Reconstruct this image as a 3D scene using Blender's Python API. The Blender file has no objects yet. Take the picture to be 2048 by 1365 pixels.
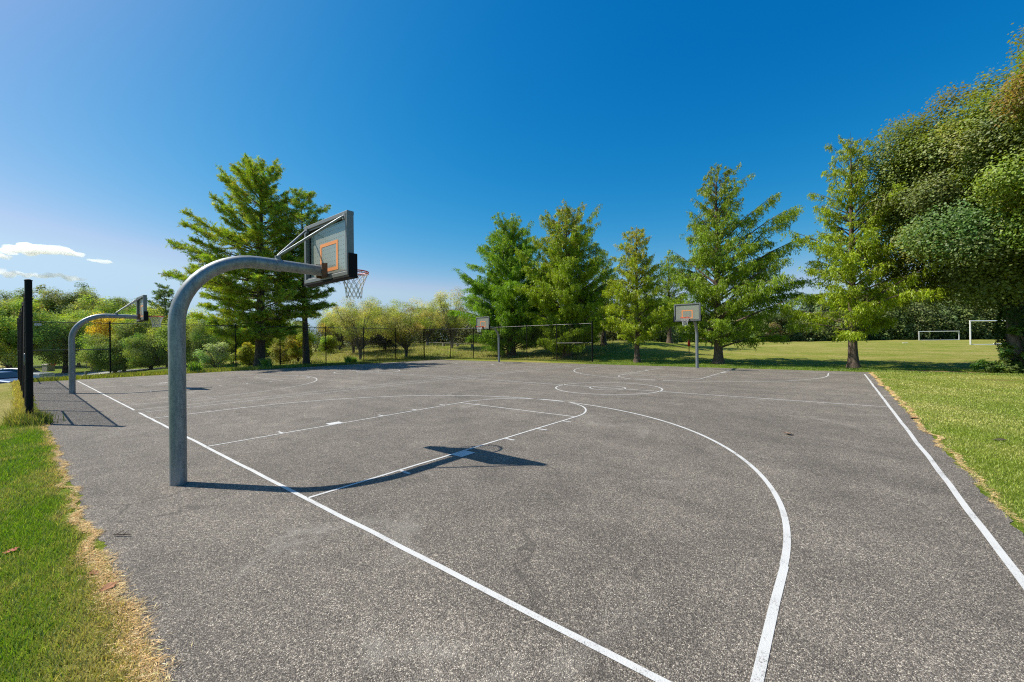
import bpy, math, random
import numpy as np
from mathutils import Vector
S = 0.3048                      # the place was surveyed in feet; meshes are written in metres
PI = math.pi
scene = bpy.context.scene
COL = scene.collection
rngG = np.random.default_rng(7)

# ------------------------------------------------------------------ helpers
def nrm(a):
    return a / np.maximum(np.linalg.norm(a, axis=-1, keepdims=True), 1e-9)

LEAF_K = .90
class MB:
    """collects pieces of geometry (feet) and links them as ONE mesh object"""
    def __init__(s): s.v = []; s.f = []; s.c = []; s.n = 0; s.sm = []
    def add(s, verts, faces, col=None, smooth=False):
        verts = np.asarray(verts, float).reshape(-1, 3)
        for fa in (faces if isinstance(faces, list) and len(faces) and isinstance(faces[0], np.ndarray) else [faces]):
            if isinstance(fa, np.ndarray):
                s.f.append((fa + s.n, smooth))
            else:
                by = {}
                for q in fa: by.setdefault(len(q), []).append(q)
                for k, l in by.items(): s.f.append((np.array(l, int) + s.n, smooth))
        s.v.append(verts)
        if col is None: col = np.ones((len(verts), 3))
        col = np.asarray(col, float)
        if col.ndim == 1: col = np.tile(col, (len(verts), 1))
        s.c.append(col); s.n += len(verts)
    def box(s, c, d, rz=0, col=None):
        x, y, z = [k / 2 for k in d]
        v = np.array([(a, b, e) for e in (-z, z) for (a, b) in ((-x, -y), (x, -y), (x, y), (-x, y))])
        ca, sa = math.cos(rz), math.sin(rz)
        v = np.stack([v[:, 0] * ca - v[:, 1] * sa, v[:, 0] * sa + v[:, 1] * ca, v[:, 2]], 1) + np.array(c)
        s.add(v, [(3, 2, 1, 0), (4, 5, 6, 7), (0, 1, 5, 4), (1, 2, 6, 5), (2, 3, 7, 6), (3, 0, 4, 7)], col)
    def bevbox(s, c, d, b, axis='y', rz=0, col=None):
        # box with chamfered long edges, extruded along one axis
        ax = 'xyz'.index(axis); o = [k for k in range(3) if k != ax]
        w, h, l = d[o[0]] / 2, d[o[1]] / 2, d[ax] / 2
        pr = [(w, h - b), (w - b, h), (-w + b, h), (-w, h - b), (-w, -h + b), (-w + b, -h), (w - b, -h), (w, -h + b)]
        v = []
        for e in (-l, l):
            for p in pr:
                q = [0, 0, 0]; q[o[0]] = p[0]; q[o[1]] = p[1]; q[ax] = e; v.append(q)
        v = np.array(v, float); ca, sa = math.cos(rz), math.sin(rz)
        v = np.stack([v[:, 0] * ca - v[:, 1] * sa, v[:, 0] * sa + v[:, 1] * ca, v[:, 2]], 1) + np.array(c)
        n = 8
        s.add(v, [(i, (i + 1) % n, n + (i + 1) % n, n + i) for i in range(n)] + [tuple(range(n))[::-1], tuple(range(n, 2 * n))], col)
    def tube(s, pts, rad, n=8, cap=True, col=None, smooth=True):
        pts = np.asarray(pts, float); m = len(pts)
        rad = np.full(m, rad, float) if np.isscalar(rad) else np.asarray(rad, float)
        tg = nrm(np.gradient(pts, axis=0)) if m > 2 else np.tile(nrm(pts[1:] - pts[:1]), (m, 1))
        up = np.array([0, 0, 1.]) if abs(tg[0][2]) < .9 else np.array([1., 0, 0])
        a = nrm(np.cross(tg[0], up)); A = [a]
        for i in range(1, m):
            a = a - tg[i] * (a @ tg[i]); a = a / max(np.linalg.norm(a), 1e-9); A.append(a)
        A = np.array(A); B = np.cross(tg, A)
        th = np.arange(n) * 2 * PI / n
        v = (pts[:, None] + rad[:, None, None] * (A[:, None] * np.cos(th)[None, :, None] + B[:, None] * np.sin(th)[None, :, None])).reshape(-1, 3)
        i = np.arange(m - 1)[:, None] * n; j = np.arange(n)[None]; j2 = (j + 1) % n
        q = np.stack([i + j, i + j2, i + n + j2, i + n + j], -1).reshape(-1, 4)
        s.add(v, q, col, smooth)
        if cap:
            s.add(np.concatenate([v[:n], v[-n:]]), [tuple(range(n))[::-1], tuple(range(n, 2 * n))], None if col is None or np.ndim(col) > 1 else col)
    def tubes_many(s, P0, P1, r, col=None):
        # many straight thin three-sided rods at once
        P0 = np.asarray(P0, float); P1 = np.asarray(P1, float); t = nrm(P1 - P0)
        up = np.where(np.abs(t[:, 2:3]) < .9, np.array([[0, 0, 1.]]), np.array([[1., 0, 0]]))
        a = nrm(np.cross(t, up)); b = np.cross(t, a); k = len(P0)
        r = np.broadcast_to(np.asarray(r, float), (k,))[:, None]
        vs = []
        for P in (P0, P1):
            for th in (0, 2 * PI / 3, 4 * PI / 3):
                vs.append(P + r * (a * math.cos(th) + b * math.sin(th)))
        v = np.stack(vs, 1).reshape(-1, 3); base = np.arange(k)[:, None] * 6
        q = np.concatenate([base + np.array([[0, 1, 4, 3]]), base + np.array([[1, 2, 5, 4]]), base + np.array([[2, 0, 3, 5]])])
        s.add(v, q, col, True)
    def cards(s, c, U, V, col):
        # diamond leaves: long axis U (full length), width V (full width)
        v = np.stack([c - U / 2, c - U * .05 + V / 2, c + U / 2, c - U * .05 - V / 2], 1).reshape(-1, 3)
        q = np.arange(len(v)).reshape(-1, 4)
        s.add(v, q, np.repeat(col * LEAF_K, 4, axis=0))
    def tris(s, a, b, c, col):
        v = np.stack([a, b, c], 1).reshape(-1, 3)
        s.add(v, np.arange(len(v)).reshape(-1, 3), np.repeat(col, 3, axis=0))
    def mesh(s, name):
        V = np.concatenate(s.v) * S; Cc = np.concatenate(s.c)
        me = bpy.data.meshes.new(name)
        me.vertices.add(len(V)); me.vertices.foreach_set('co', V.astype(np.float32).ravel())
        li = np.concatenate([f.ravel() for f, _ in s.f]).astype(np.int32)
        ln = np.concatenate([np.full(len(f), f.shape[1], np.int32) for f, _ in s.f])
        sm = np.concatenate([np.full(len(f), b, bool) for f, b in s.f])
        me.loops.add(len(li)); me.loops.foreach_set('vertex_index', li)
        me.polygons.add(len(ln)); st = np.concatenate([[0], np.cumsum(ln)[:-1]]).astype(np.int32)
        me.polygons.foreach_set('loop_start', st)
        try: me.polygons.foreach_set('loop_total', ln)
        except Exception: pass
        me.polygons.foreach_set('use_smooth', sm)
        at = me.color_attributes.new('Col', 'FLOAT_COLOR', 'POINT')
        at.data.foreach_set('color', np.concatenate([Cc, np.ones((len(Cc), 1))], 1).astype(np.float32).ravel())
        me.update(calc_edges=True)
        return me
    def build(s, name, mat, parent=None, loc=None):
        me = s.mesh(name); me.materials.append(mat)
        o = bpy.data.objects.new(name, me); COL.objects.link(o)
        if parent is not None: o.parent = parent
        if loc is not None: o.location = [k * S for k in loc]
        return o

def tag(o, label=None, cat=None, group=None, kind=None):
    if label: o['label'] = label
    if cat: o['category'] = cat
    if group: o['group'] = group
    if kind: o['kind'] = kind
    return o
def thing(name, label, cat, loc=(0, 0, 0), rz=0, group=None):
    o = bpy.data.objects.new(name, None); COL.objects.link(o)
    o.empty_display_size = .2; o.location = [k * S for k in loc]; o.rotation_euler = (0, 0, rz)
    return tag(o, label, cat, group)
def copy_tree(o, parent=None):
    c = o.copy(); COL.objects.link(c)
    if parent is not None: c.parent = parent
    for ch in list(o.children): copy_tree(ch, c)
    return c
def place_copy(o, label, loc, rz=0, sc=(1, 1, 1), group=None):
    c = copy_tree(o); c['label'] = label; c.location = [k * S for k in loc]
    c.rotation_euler = (0, 0, rz); c.scale = sc
    if group: c['group'] = group
    return c

# ------------------------------------------------------------------ materials
def new_mat(name):
    m = bpy.data.materials.new(name); m.use_nodes = True
    nt = m.node_tree; nt.nodes.clear()
    return m, nt, nt.nodes.new('ShaderNodeOutputMaterial')
def N(nt, t, **kw):
    n = nt.nodes.new(t)
    for k, v in kw.items():
        if hasattr(n, k) and k not in ('Scale',): setattr(n, k, v)
    return n
def setin(n, **kw):
    for k, v in kw.items(): n.inputs[k.replace('_', ' ')].default_value = v
def ramp(nt, src, stops):
    r = nt.nodes.new('ShaderNodeValToRGB'); e = r.color_ramp.elements
    while len(e) < len(stops): e.new(.5)
    for k, (p, c) in zip(e, stops):
        k.position = p; k.color = (c, c, c, 1) if np.isscalar(c) else (*c, 1)
    nt.links.new(src, r.inputs[0]); return r.outputs[0]
def noise(nt, vec, scale, detail=4, rough=.55, dist=0):
    n = nt.nodes.new('ShaderNodeTexNoise'); setin(n, Scale=scale, Detail=detail, Roughness=rough, Distortion=dist)
    nt.links.new(vec, n.inputs['Vector']); return n.outputs['Fac']
def mixc(nt, fac, a, b, mode='MIX'):
    m = nt.nodes.new('ShaderNodeMix'); m.data_type = 'RGBA'; m.blend_type = mode
    for s, v in ((m.inputs[0], fac), (m.inputs[6], a), (m.inputs[7], b)):
        if hasattr(v, 'is_output'): nt.links.new(v, s)
        elif np.isscalar(v): s.default_value = v if s.type == 'VALUE' else (v, v, v, 1)
        else: s.default_value = (*v, 1)
    return m.outputs[2]
def math_(nt, op, a, b=None):
    m = nt.nodes.new('ShaderNodeMath'); m.operation = op
    for s, v in zip(m.inputs, (a, b)):
        if v is None: continue
        if hasattr(v, 'is_output'): nt.links.new(v, s)
        else: s.default_value = v
    return m.outputs[0]
def objco(nt):
    return nt.nodes.new('ShaderNodeTexCoord').outputs['Object']
def geopos(nt):
    return nt.nodes.new('ShaderNodeNewGeometry').outputs['Position']
def bump(nt, h, strength=.3, dist=.01):
    b = nt.nodes.new('ShaderNodeBump'); setin(b, Strength=strength, Distance=dist)
    nt.links.new(h, b.inputs['Height']); return b.outputs['Normal']

def simple(name, col, rough=.5, metal=0., var=.12, scale=8., bmp=0., spec=.5):
    m, nt, out = new_mat(name)
    p = nt.nodes.new('ShaderNodeBsdfPrincipled'); setin(p, Roughness=rough, Metallic=metal)
    p.inputs['Specular IOR Level'].default_value = spec
    co = objco(nt); n = noise(nt, co, scale, 5, .6)
    c = mixc(nt, n, tuple(max(0, k * (1 - var * 1.6)) for k in col), tuple(k * (1 + var * 1.6) for k in col))
    nt.links.new(c, p.inputs['Base Color'])
    if bmp: nt.links.new(bump(nt, noise(nt, co, scale * 3, 4), bmp, .01), p.inputs['Normal'])
    nt.links.new(p.outputs[0], out.inputs[0]); return m

def leaf_mat(name, trans=.4, gloss=.05, rough=.45, tint=(1.1, 1.1, .5)):
    tint = tuple(k * trans * 2 for k in tint)
    m, nt, out = new_mat(name)
    a = nt.nodes.new('ShaderNodeVertexColor'); a.layer_name = 'Col'
    d = nt.nodes.new('ShaderNodeBsdfDiffuse'); t = nt.nodes.new('ShaderNodeBsdfTranslucent')
    nt.links.new(mixc(nt, 1., a.outputs[0], (.92, .92, .92), 'MULTIPLY'), d.inputs[0])
    nt.links.new(mixc(nt, 1., a.outputs[0], tint, 'MULTIPLY'), t.inputs[0])
    mx = nt.nodes.new('ShaderNodeAddShader')
    nt.links.new(d.outputs[0], mx.inputs[0]); nt.links.new(t.outputs[0], mx.inputs[1])
    g = nt.nodes.new('ShaderNodeBsdfGlossy'); setin(g, Roughness=rough)
    m2 = nt.nodes.new('ShaderNodeMixShader'); m2.inputs[0].default_value = gloss
    nt.links.new(mx.outputs[0], m2.inputs[1]); nt.links.new(g.outputs[0], m2.inputs[2])
    nt.links.new(m2.outputs[0], out.inputs[0]); return m

def bark_mat(name, c0, c1):
    m, nt, out = new_mat(name)
    p = nt.nodes.new('ShaderNodeBsdfPrincipled'); setin(p, Roughness=.95)
    mp = nt.nodes.new('ShaderNodeMapping'); mp.inputs['Scale'].default_value = (14, 14, 2.2)
    nt.links.new(objco(nt), mp.inputs[0])
    n = noise(nt, mp.outputs[0], 1.1, 7, .7, .8)
    nt.links.new(ramp(nt, n, [(.3, c0), (.7, c1)]), p.inputs['Base Color'])
    nt.links.new(bump(nt, n, .9, .05), p.inputs['Normal'])
    nt.links.new(p.outputs[0], out.inputs[0]); return m

M = {}
M['needle'] = leaf_mat('redwood_foliage', .42, .03)
M['pine'] = leaf_mat('pine_foliage', .36, .03, .5)
M['leaf'] = leaf_mat('broadleaf_foliage', .40, .025, .6)
M['maple'] = leaf_mat('maple_foliage', .36, .035, .55)
M['grass'] = leaf_mat('grass_blades', .35, .04, .5, (1.15, 1.15, .6))
M['straw'] = leaf_mat('straw_strands', .25, .02, .6, (1, 1, 1))
M['bark'] = bark_mat('bark_brown', (.025, .018, .013), (.20, .145, .10))
M['redbark'] = bark_mat('bark_fibrous', (.028, .019, .013), (.22, .155, .11))
M['greybark'] = bark_mat('bark_grey', (.06, .05, .04), (.26, .22, .18))
M['black'] = simple('black_vinyl_coat', (.007, .007, .007), .65, 0, .3, 12, 0, .2)
M['rail'] = simple('rail_coat', (.075, .075, .075), .35, .3, .3, 12)
M['white'] = simple('white_paint_metal', (.78, .78, .76), .4, 0, .06, 6)
M['rim'] = simple('orange_rim_paint', (.70, .10, .03), .45, .1, .25, 14)
M['net'] = simple('net_cord', (.75, .74, .7), .8, 0, .08, 20)
M['pad'] = simple('edge_padding_rubber', (.008, .008, .008), .7, 0, .2, 10, 0, .2)
M['orange'] = simple('target_paint', (.90, .33, .10), .5, 0, .08, 14)
M['brushed'] = simple('brushed_steel', (.21, .215, .20), .45, .4, .16, 10)
M['rust'] = simple('rusty_steel', (.16, .09, .055), .75, .2, .45, 16, .3)
M['leafdry'] = simple('dry_leaf', (.30, .13, .05), .8, 0, .3, 40)

def galv():
    m, nt, out = new_mat('galvanised_steel')
    p = nt.nodes.new('ShaderNodeBsdfPrincipled'); setin(p, Metallic=.55, Roughness=.5)
    co = objco(nt)
    v = nt.nodes.new('ShaderNodeTexVoronoi'); setin(v, Scale=55.)
    nt.links.new(co, v.inputs['Vector'])
    mp = nt.nodes.new('ShaderNodeMapping'); mp.inputs['Scale'].default_value = (9, 9, 1.6); nt.links.new(co, mp.inputs[0])
    n = noise(nt, mp.outputs[0], 2.2, 6, .65)
    hsv = nt.nodes.new('ShaderNodeSeparateColor'); nt.links.new(v.outputs['Color'], hsv.inputs[0])
    a = ramp(nt, n, [(.3, (.15, .165, .17)), (.55, (.25, .27, .27)), (.75, (.34, .36, .35))])
    c = mixc(nt, math_(nt, 'MULTIPLY', hsv.outputs[0], .35), a, (.42, .45, .45))
    nt.links.new(c, p.inputs['Base Color'])
    nt.links.new(ramp(nt, n, [(.3, .62), (.7, .42)]), p.inputs['Roughness'])
    nt.links.new(p.outputs[0], out.inputs[0]); return m
M['galv'] = galv()

def panel():
    # hazed polycarbonate with a grid of small holes
    m, nt, out = new_mat('hazed_polycarbonate')
    co = objco(nt); sep = nt.nodes.new('ShaderNodeSeparateXYZ'); nt.links.new(co, sep.inputs[0])
    pitch = .068
    def cell(o, off=0.):
        a = math_(nt, 'ADD', math_(nt, 'DIVIDE', o, pitch), off); a = math_(nt, 'FRACT', a); a = math_(nt, 'SUBTRACT', a, .5)
        return math_(nt, 'MULTIPLY', a, a)
    r2 = math_(nt, 'ADD', cell(sep.outputs[0], 50.), cell(sep.outputs[2], 50.))
    hole = math_(nt, 'LESS_THAN', r2, .013)
    n = noise(nt, co, 3.5, 5, .6)
    base = mixc(nt, n, (.52, .53, .42), (.64, .65, .52))
    base = mixc(nt, math_(nt, 'MULTIPLY', hole, .75), base, (.07, .09, .10))
    d = nt.nodes.new('ShaderNodeBsdfPrincipled'); setin(d, Roughness=.18)
    nt.links.new(base, d.inputs['Base Color'])
    rf = nt.nodes.new('ShaderNodeBsdfRefraction'); setin(rf, IOR=1.03, Roughness=.5)
    nt.links.new(mixc(nt, hole, (.86, .90, .88), (.25, .28, .28)), rf.inputs[0])
    m2 = nt.nodes.new('ShaderNodeMixShader'); m2.inputs[0].default_value = .5
    nt.links.new(d.outputs[0], m2.inputs[1]); nt.links.new(rf.outputs[0], m2.inputs[2])
    nt.links.new(m2.outputs[0], out.inputs[0]); return m
M['panel'] = panel()

def asphalt():
    m, nt, out = new_mat('weathered_asphalt')
    p = nt.nodes.new('ShaderNodeBsdfPrincipled'); setin(p, Roughness=.85)
    p.inputs['Specular IOR Level'].default_value = .35
    g = geopos(nt)
    v = nt.nodes.new('ShaderNodeTexVoronoi'); setin(v, Scale=150.); nt.links.new(g, v.inputs['Vector'])
    v2 = nt.nodes.new('ShaderNodeTexVoronoi'); setin(v2, Scale=85.); nt.links.new(g, v2.inputs['Vector'])
    s1 = nt.nodes.new('ShaderNodeSeparateColor'); nt.links.new(v.outputs['Color'], s1.inputs[0])
    s2 = nt.nodes.new('ShaderNodeSeparateColor'); nt.links.new(v2.outputs['Color'], s2.inputs[0])
    st = ramp(nt, s1.outputs[0], [(0., (.075, .066, .058)), (.45, (.155, .138, .121)), (.8, (.26, .232, .20)), (.93, (.50, .455, .40)), (1., (.72, .66, .57))])
    st2 = ramp(nt, s2.outputs[1], [(0., (.085, .075, .066)), (.6, (.17, .152, .134)), (.90, (.28, .25, .22)), (.97, (.62, .56, .47))])
    c = mixc(nt, .42, st, st2)
    # dark binder between the stones
    c = mixc(nt, ramp(nt, v.outputs['Distance'], [(.32, 0.), (.72, .80)]), c, (.028, .025, .023))
    # wear: large pale and dark patches, long paver streaks
    big = noise(nt, g, .22, 5, .6, .4)
    mid = noise(nt, g, 1.4, 5, .65, .8)
    mp = nt.nodes.new('ShaderNodeMapping'); mp.inputs['Scale'].default_value = (.06, 1.1, 1.); mp.inputs['Rotation'].default_value = (0, 0, -.12)
    nt.links.new(g, mp.inputs[0]); strk = noise(nt, mp.outputs[0], 1.0, 5, .6, .3)
    f = math_(nt, 'MULTIPLY', ramp(nt, big, [(.3, .86), (.7, 1.16)]), ramp(nt, mid, [(.3, .80), (.72, 1.18)]))
    f = math_(nt, 'MULTIPLY', f, ramp(nt, strk, [(.32, .86), (.7, 1.13)]))
    mul = nt.nodes.new('ShaderNodeVectorMath'); mul.operation = 'SCALE'
    nt.links.new(c, mul.inputs[0]); nt.links.new(f, mul.inputs['Scale'])
    # chalky scuffs
    sc = noise(nt, g, .55, 6, .7, 1.2)
    c2 = mixc(nt, ramp(nt, sc, [(.58, 0.), (.78, .42)]), mul.outputs[0], (.34, .325, .30))
    # hairline cracks
    w = nt.nodes.new('ShaderNodeTexVoronoi'); w.feature = 'DISTANCE_TO_EDGE'; setin(w, Scale=.28)
    wp = nt.nodes.new('ShaderNodeVectorMath'); wp.operation = 'ADD'
    nn = nt.nodes.new('ShaderNodeTexNoise'); setin(nn, Scale=1.6, Detail=6.); nt.links.new(g, nn.inputs['Vector'])
    sc3 = nt.nodes.new('ShaderNodeVectorMath'); sc3.operation = 'SCALE'; sc3.inputs['Scale'].default_value = .9
    nt.links.new(nn.outputs['Color'], sc3.inputs[0]); nt.links.new(g, wp.inputs[0]); nt.links.new(sc3.outputs[0], wp.inputs[1])
    nt.links.new(wp.outputs[0], w.inputs['Vector'])
    crk = ramp(nt, w.outputs['Distance'], [(0., 1.), (.006, 0.)])
    crk = math_(nt, 'MULTIPLY', crk, ramp(nt, noise(nt, g, .35, 3), [(.47, 0.), (.58, .75)]))
    c2 = mixc(nt, crk, c2, (.05, .045, .04))
    c2 = mixc(nt, 1., c2, (1.36, 1.30, 1.18), 'MULTIPLY')
    nt.links.new(c2, p.inputs['Base Color'])
    h = math_(nt, 'SUBTRACT', math_(nt, 'MULTIPLY', s1.outputs[1], .5), v.outputs['Distance'])
    h = math_(nt, 'ADD', h, math_(nt, 'MULTIPLY', mid, 1.2))
    nt.links.new(bump(nt, h, .8, .006), p.inputs['Normal'])
    nt.links.new(p.outputs[0], out.inputs[0]); return m
M['asphalt'] = asphalt()

def line_paint(name, wear):
    m, nt, out = new_mat(name)
    p = nt.nodes.new('ShaderNodeBsdfPrincipled'); setin(p, Roughness=.7)
    g = geopos(nt)
    n1 = noise(nt, g, 130., 3, .6); n2 = noise(nt, g, 3.2, 5, .65)
    v = nt.nodes.new('ShaderNodeTexVoronoi'); setin(v, Scale=95.); nt.links.new(g, v.inputs['Vector'])
    k = math_(nt, 'ADD', math_(nt, 'MULTIPLY', n1, .55), math_(nt, 'MULTIPLY', n2, .45))
    a = ramp(nt, k, [(.36 + wear * .16, 1.), (.42 + wear * .16, 0.)])
    c = mixc(nt, n2, (.47, .46, .43), (.60, .59, .555))
    c = mixc(nt, a, c, (.19, .175, .16))
    nt.links.new(c, p.inputs['Base Color'])
    nt.links.new(bump(nt, v.outputs['Distance'], .35, .004), p.inputs['Normal'])
    nt.links.new(p.outputs[0], out.inputs[0]); return m
M['line'] = line_paint('white_line_paint', .15)
M['oldline'] = line_paint('worn_line_paint', .24)

def lawn():
    m, nt, out = new_mat('lawn_ground')
    p = nt.nodes.new('ShaderNodeBsdfPrincipled'); setin(p, Roughness=.95)
    p.inputs['Specular IOR Level'].default_value = .1
    g = geopos(nt)
    a = nt.nodes.new('ShaderNodeVertexColor'); a.layer_name = 'Col'
    s = nt.nodes.new('ShaderNodeSeparateColor'); nt.links.new(a.outputs[0], s.inputs[0])   # R dryness, G bare soil, B paved grey
    n0 = noise(nt, g, .12, 4, .6, .6); n1 = noise(nt, g, .7, 6, .65, .6); n2 = noise(nt, g, 9., 5, .7); n3 = noise(nt, g, 60., 3, .7)
    dry = math_(nt, 'ADD', s.outputs[0], math_(nt, 'MULTIPLY', math_(nt, 'SUBTRACT', n1, .5), .9))
    dry = math_(nt, 'ADD', dry, math_(nt, 'MULTIPLY', math_(nt, 'SUBTRACT', n0, .5), .7))
    dry = math_(nt, 'ADD', dry, math_(nt, 'MULTIPLY', math_(nt, 'SUBTRACT', n2, .5), .7))
    mpb = nt.nodes.new('ShaderNodeMapping'); mpb.inputs['Scale'].default_value = (.05, .55, 1.); mpb.inputs['Rotation'].default_value = (0, 0, .68); nt.links.new(g, mpb.inputs[0])
    band = noise(nt, mpb.outputs[0], 1., 4, .6, .5)
    dry = math_(nt, 'ADD', dry, math_(nt, 'MULTIPLY', math_(nt, 'SUBTRACT', band, .5), .8))
    c = ramp(nt, dry, [(0., (.10, .165, .014)), (.35, (.175, .215, .022)), (.65, (.28, .26, .06)), (1., (.42, .34, .13))])
    f = math_(nt, 'MULTIPLY', ramp(nt, n2, [(.3, .75), (.7, 1.22)]), ramp(nt, n3, [(.3, .7), (.7, 1.25)]))
    mul = nt.nodes.new('ShaderNodeVectorMath'); mul.operation = 'SCALE'
    nt.links.new(c, mul.inputs[0]); nt.links.new(f, mul.inputs['Scale'])
    soil = mixc(nt, n2, (.20, .115, .055), (.36, .22, .12))
    c = mixc(nt, ramp(nt, math_(nt, 'ADD', s.outputs[1], math_(nt, 'MULTIPLY', math_(nt, 'SUBTRACT', n1, .5), .8)), [(.45, 0.), (.7, .85)]), mul.outputs[0], soil)
    nt.links.new(c, p.inputs['Base Color'])
    h = math_(nt, 'ADD', n3, math_(nt, 'MULTIPLY', n2, 2.))
    nt.links.new(bump(nt, h, .8, .04), p.inputs['Normal'])
    nt.links.new(p.outputs[0], out.inputs[0]); return m
M['lawn'] = lawn()
M['road'] = simple('pale_road', (.36, .35, .33), .9, 0, .12, 1.2)
M['stone'] = simple('field_stone', (.33, .28, .22), .9, 0, .45, 7., .8)
M['mortar'] = simple('cap_stone', (.52, .45, .36), .9, 0, .15, 6., .3)
M['wood'] = simple('weathered_wood', (.30, .27, .22), .9, 0, .25, 6., .4)
M['signred'] = simple('sign_red', (.50, .025, .015), .45, 0, .08, 5)
M['carblue'] = simple('blue_car_paint', (.012, .06, .24), .35, .1, .03, 1)
M['carpale'] = simple('pale_blue_car_paint', (.06, .11, .20), .35, .2, .03, 1)
M['carsilver'] = simple('silver_car_paint', (.55, .58, .58), .25, .4, .03, 1)
M['carglass'] = simple('car_glass', (.015, .018, .02), .06, 0, .1, 1, 0, .8)
M['tyre'] = simple('tyre_rubber', (.015, .015, .015), .85)
M['tail'] = simple('tail_lamp_red', (.55, .02, .02), .2)

# ------------------------------------------------------------------ terrain (feet)
CT = np.array([(55.1, 193.3, 2.61), (105, 241, 2.0), (59, 335, 3.34), (78, 350, 3.06), (-21, 281, 3.56), (12.5, 308, 3.36), (53, 356, 3.63), (111, 387, 3.13), (172, 436, 3.15),
 (-41, 245, 3.43), (-8, 189, 1.95), (24, 189, 2.41), (41, 164, 1.58), (-12, 128, 1.9), (-38, 113, 3.9), (-41, 130, 5.3), (-21, 121, 4.0), (-25, 114, 3.8), (-33, 97, 1.6), (-23, 132, 4.4),
 (-115, 109, 4.2), (-100, 115, 4.3), (-106, 84, 2.5), (-117.5, 75, 2.6), (-111, 67, 1.85), (-138, 97, 4.7), (-119, 60.6, .76), (-169, 85, 1.4), (-125, 50, -.1), (-70, 113, 2.4), (-60, 121, 3.1), (-90, 123, 4.1),
 (-129, 39.6, -1.8), (-187, 57, -3.1), (-136, 28, -1.4), (-204, 43, -2.8), (-139, 19, -1.9), (-212, 31, -3.9), (-186, 20, -4.3), (-200, 8, -5.4), (-244, 11, -4.9), (-261, 4, -5.7), (-221, 17, -5.3), (-212, -1, -5.6),
 (-139, -8, -6.2), (-147, -14, -6.4), (-150, -40, -7.0), (-205, -9, -7.6), (-456, -5, -11), (-392, 46, -10.4), (-73, -7.4, -.1), (-76, -9.5, -.6), (-74, -12, -.9), (-110, -7, -4.0), (-124, -20, -4.7), (-40, -14, -.2), (-60, -40, -1.5), (-10, -40, -.1), (20, -40, 0), (50, -40, 0),
 (60, 0, 0), (60, 40, .1), (60, 88, .2), (40, 92, .05), (10, 90, .03), (-10, 88, .03), (-30, 87, .03), (-60, 87, .1), (-80, 86, .3), (-87, 76, .3), (-88, 60, .1), (-88, 40, 0), (-88, 20, -.1), (-88, 4, -.2), (100, 90, .5), (120, -40, 0),
 (-600, -200, -12), (-600, 300, -8), (-300, 500, 2), (0, 700, 4), (400, 600, 4), (400, 0, 1), (300, -300, 0), (-200, -300, -8), (-700, 30, -11)], float)
def _rbf():
    P = CT[:, :2]; z = CT[:, 2]
    # flat court as extra control points
    ex = [(x, y) for x in np.arange(-77, 26, 12.) for y in np.arange(-5, 79, 12.)]
    P = np.concatenate([P, np.array(ex)]); z = np.concatenate([z, np.zeros(len(ex))])
    D = np.linalg.norm(P[:, None] - P[None], axis=-1)
    w = np.linalg.solve(D + np.eye(len(P)) * 1e-3, z); return P, w
RP, RW = _rbf()
CX0, CX1, CY0, CY1 = -77., 24.62, -5.06, 78.2
def court_dist(x, y):
    dx = np.maximum(np.maximum(CX0 - x, x - CX1), 0); dy = np.maximum(np.maximum(CY0 - y, y - CY1), 0)
    return np.hypot(dx, dy)
def terrain(x, y):
    x = np.asarray(x, float); y = np.asarray(y, float); sh = x.shape
    X = x.ravel(); Y = y.ravel(); out = np.empty(len(X))
    for i in range(0, len(X), 20000):
        D = np.hypot(X[i:i + 20000, None] - RP[None, :, 0], Y[i:i + 20000, None] - RP[None, :, 1])
        out[i:i + 20000] = D @ RW
    rr = np.hypot(X + 60, Y - 60); kf = np.clip((rr - 560) / 500, 0, 1); out = out * (1 - kf) - 1.5 * kf
    d = court_dist(X, Y); k = np.clip((d - 1.) / 9., 0, 1); k = k * k * (3 - 2 * k)
    e = np.clip((d - .35) / .8, 0, 1)
    z = out * k + (-.02 + .05 * e) * (1 - k)
    return z.reshape(sh)
def tz(x, y): return float(terrain(np.array([x]), np.array([y]))[0])

def fbm(x, y, seed=0, sc=1.):
    # cheap smooth pseudo-noise, about -1..1
    r = np.random.default_rng(seed); o = np.zeros_like(x, float); amp = 1.; tot = 0
    for k in range(5):
        for _ in range(2):
            a = r.uniform(0, 2 * PI); f = sc * (1.9 ** k) * r.uniform(.8, 1.25); ph = r.uniform(0, 2 * PI); b = r.uniform(0, 2 * PI)
            o += amp * np.sin(f * (x * math.cos(a) + y * math.sin(a)) + ph + 1.3 * np.sin(f * .6 * (x * math.cos(b) + y * math.sin(b)) + ph * 2))
            tot += amp
        amp *= .62
    return o / tot * 1.9

def dryness(x, y):
    d = np.full(np.shape(x), .22)
    field = np.clip((y - 88) / 25., 0, 1) * np.clip((x + 30) / 20., 0, 1); d += .36 * field
    bank = np.clip((y - 60) / 20, 0, 1) * np.clip((-x - 20) / 20., 0, 1) + np.clip((-x - 88) / 10, 0, 1) * np.clip((y - 30) / 20., 0, 1)
    d += .36 * np.clip(bank, 0, 1)
    d += .55 * np.clip((-x - 22) / 10., 0, 1) * np.clip((-y - 5.) / 1.5, 0, 1)              # burnt slope outside the side fence
    right = np.clip((x - 24) / 2., 0, 1) * np.clip((80 - y) / 8., 0, 1); d += (.04 + .14 * np.clip((y - 12) / 50., 0, 1)) * right
    d += .46 * np.exp(-((x - 10.) / 4.2) ** 2 - ((y + 5.5) / .75) ** 2)                     # thatch beside the court
    return d

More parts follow.
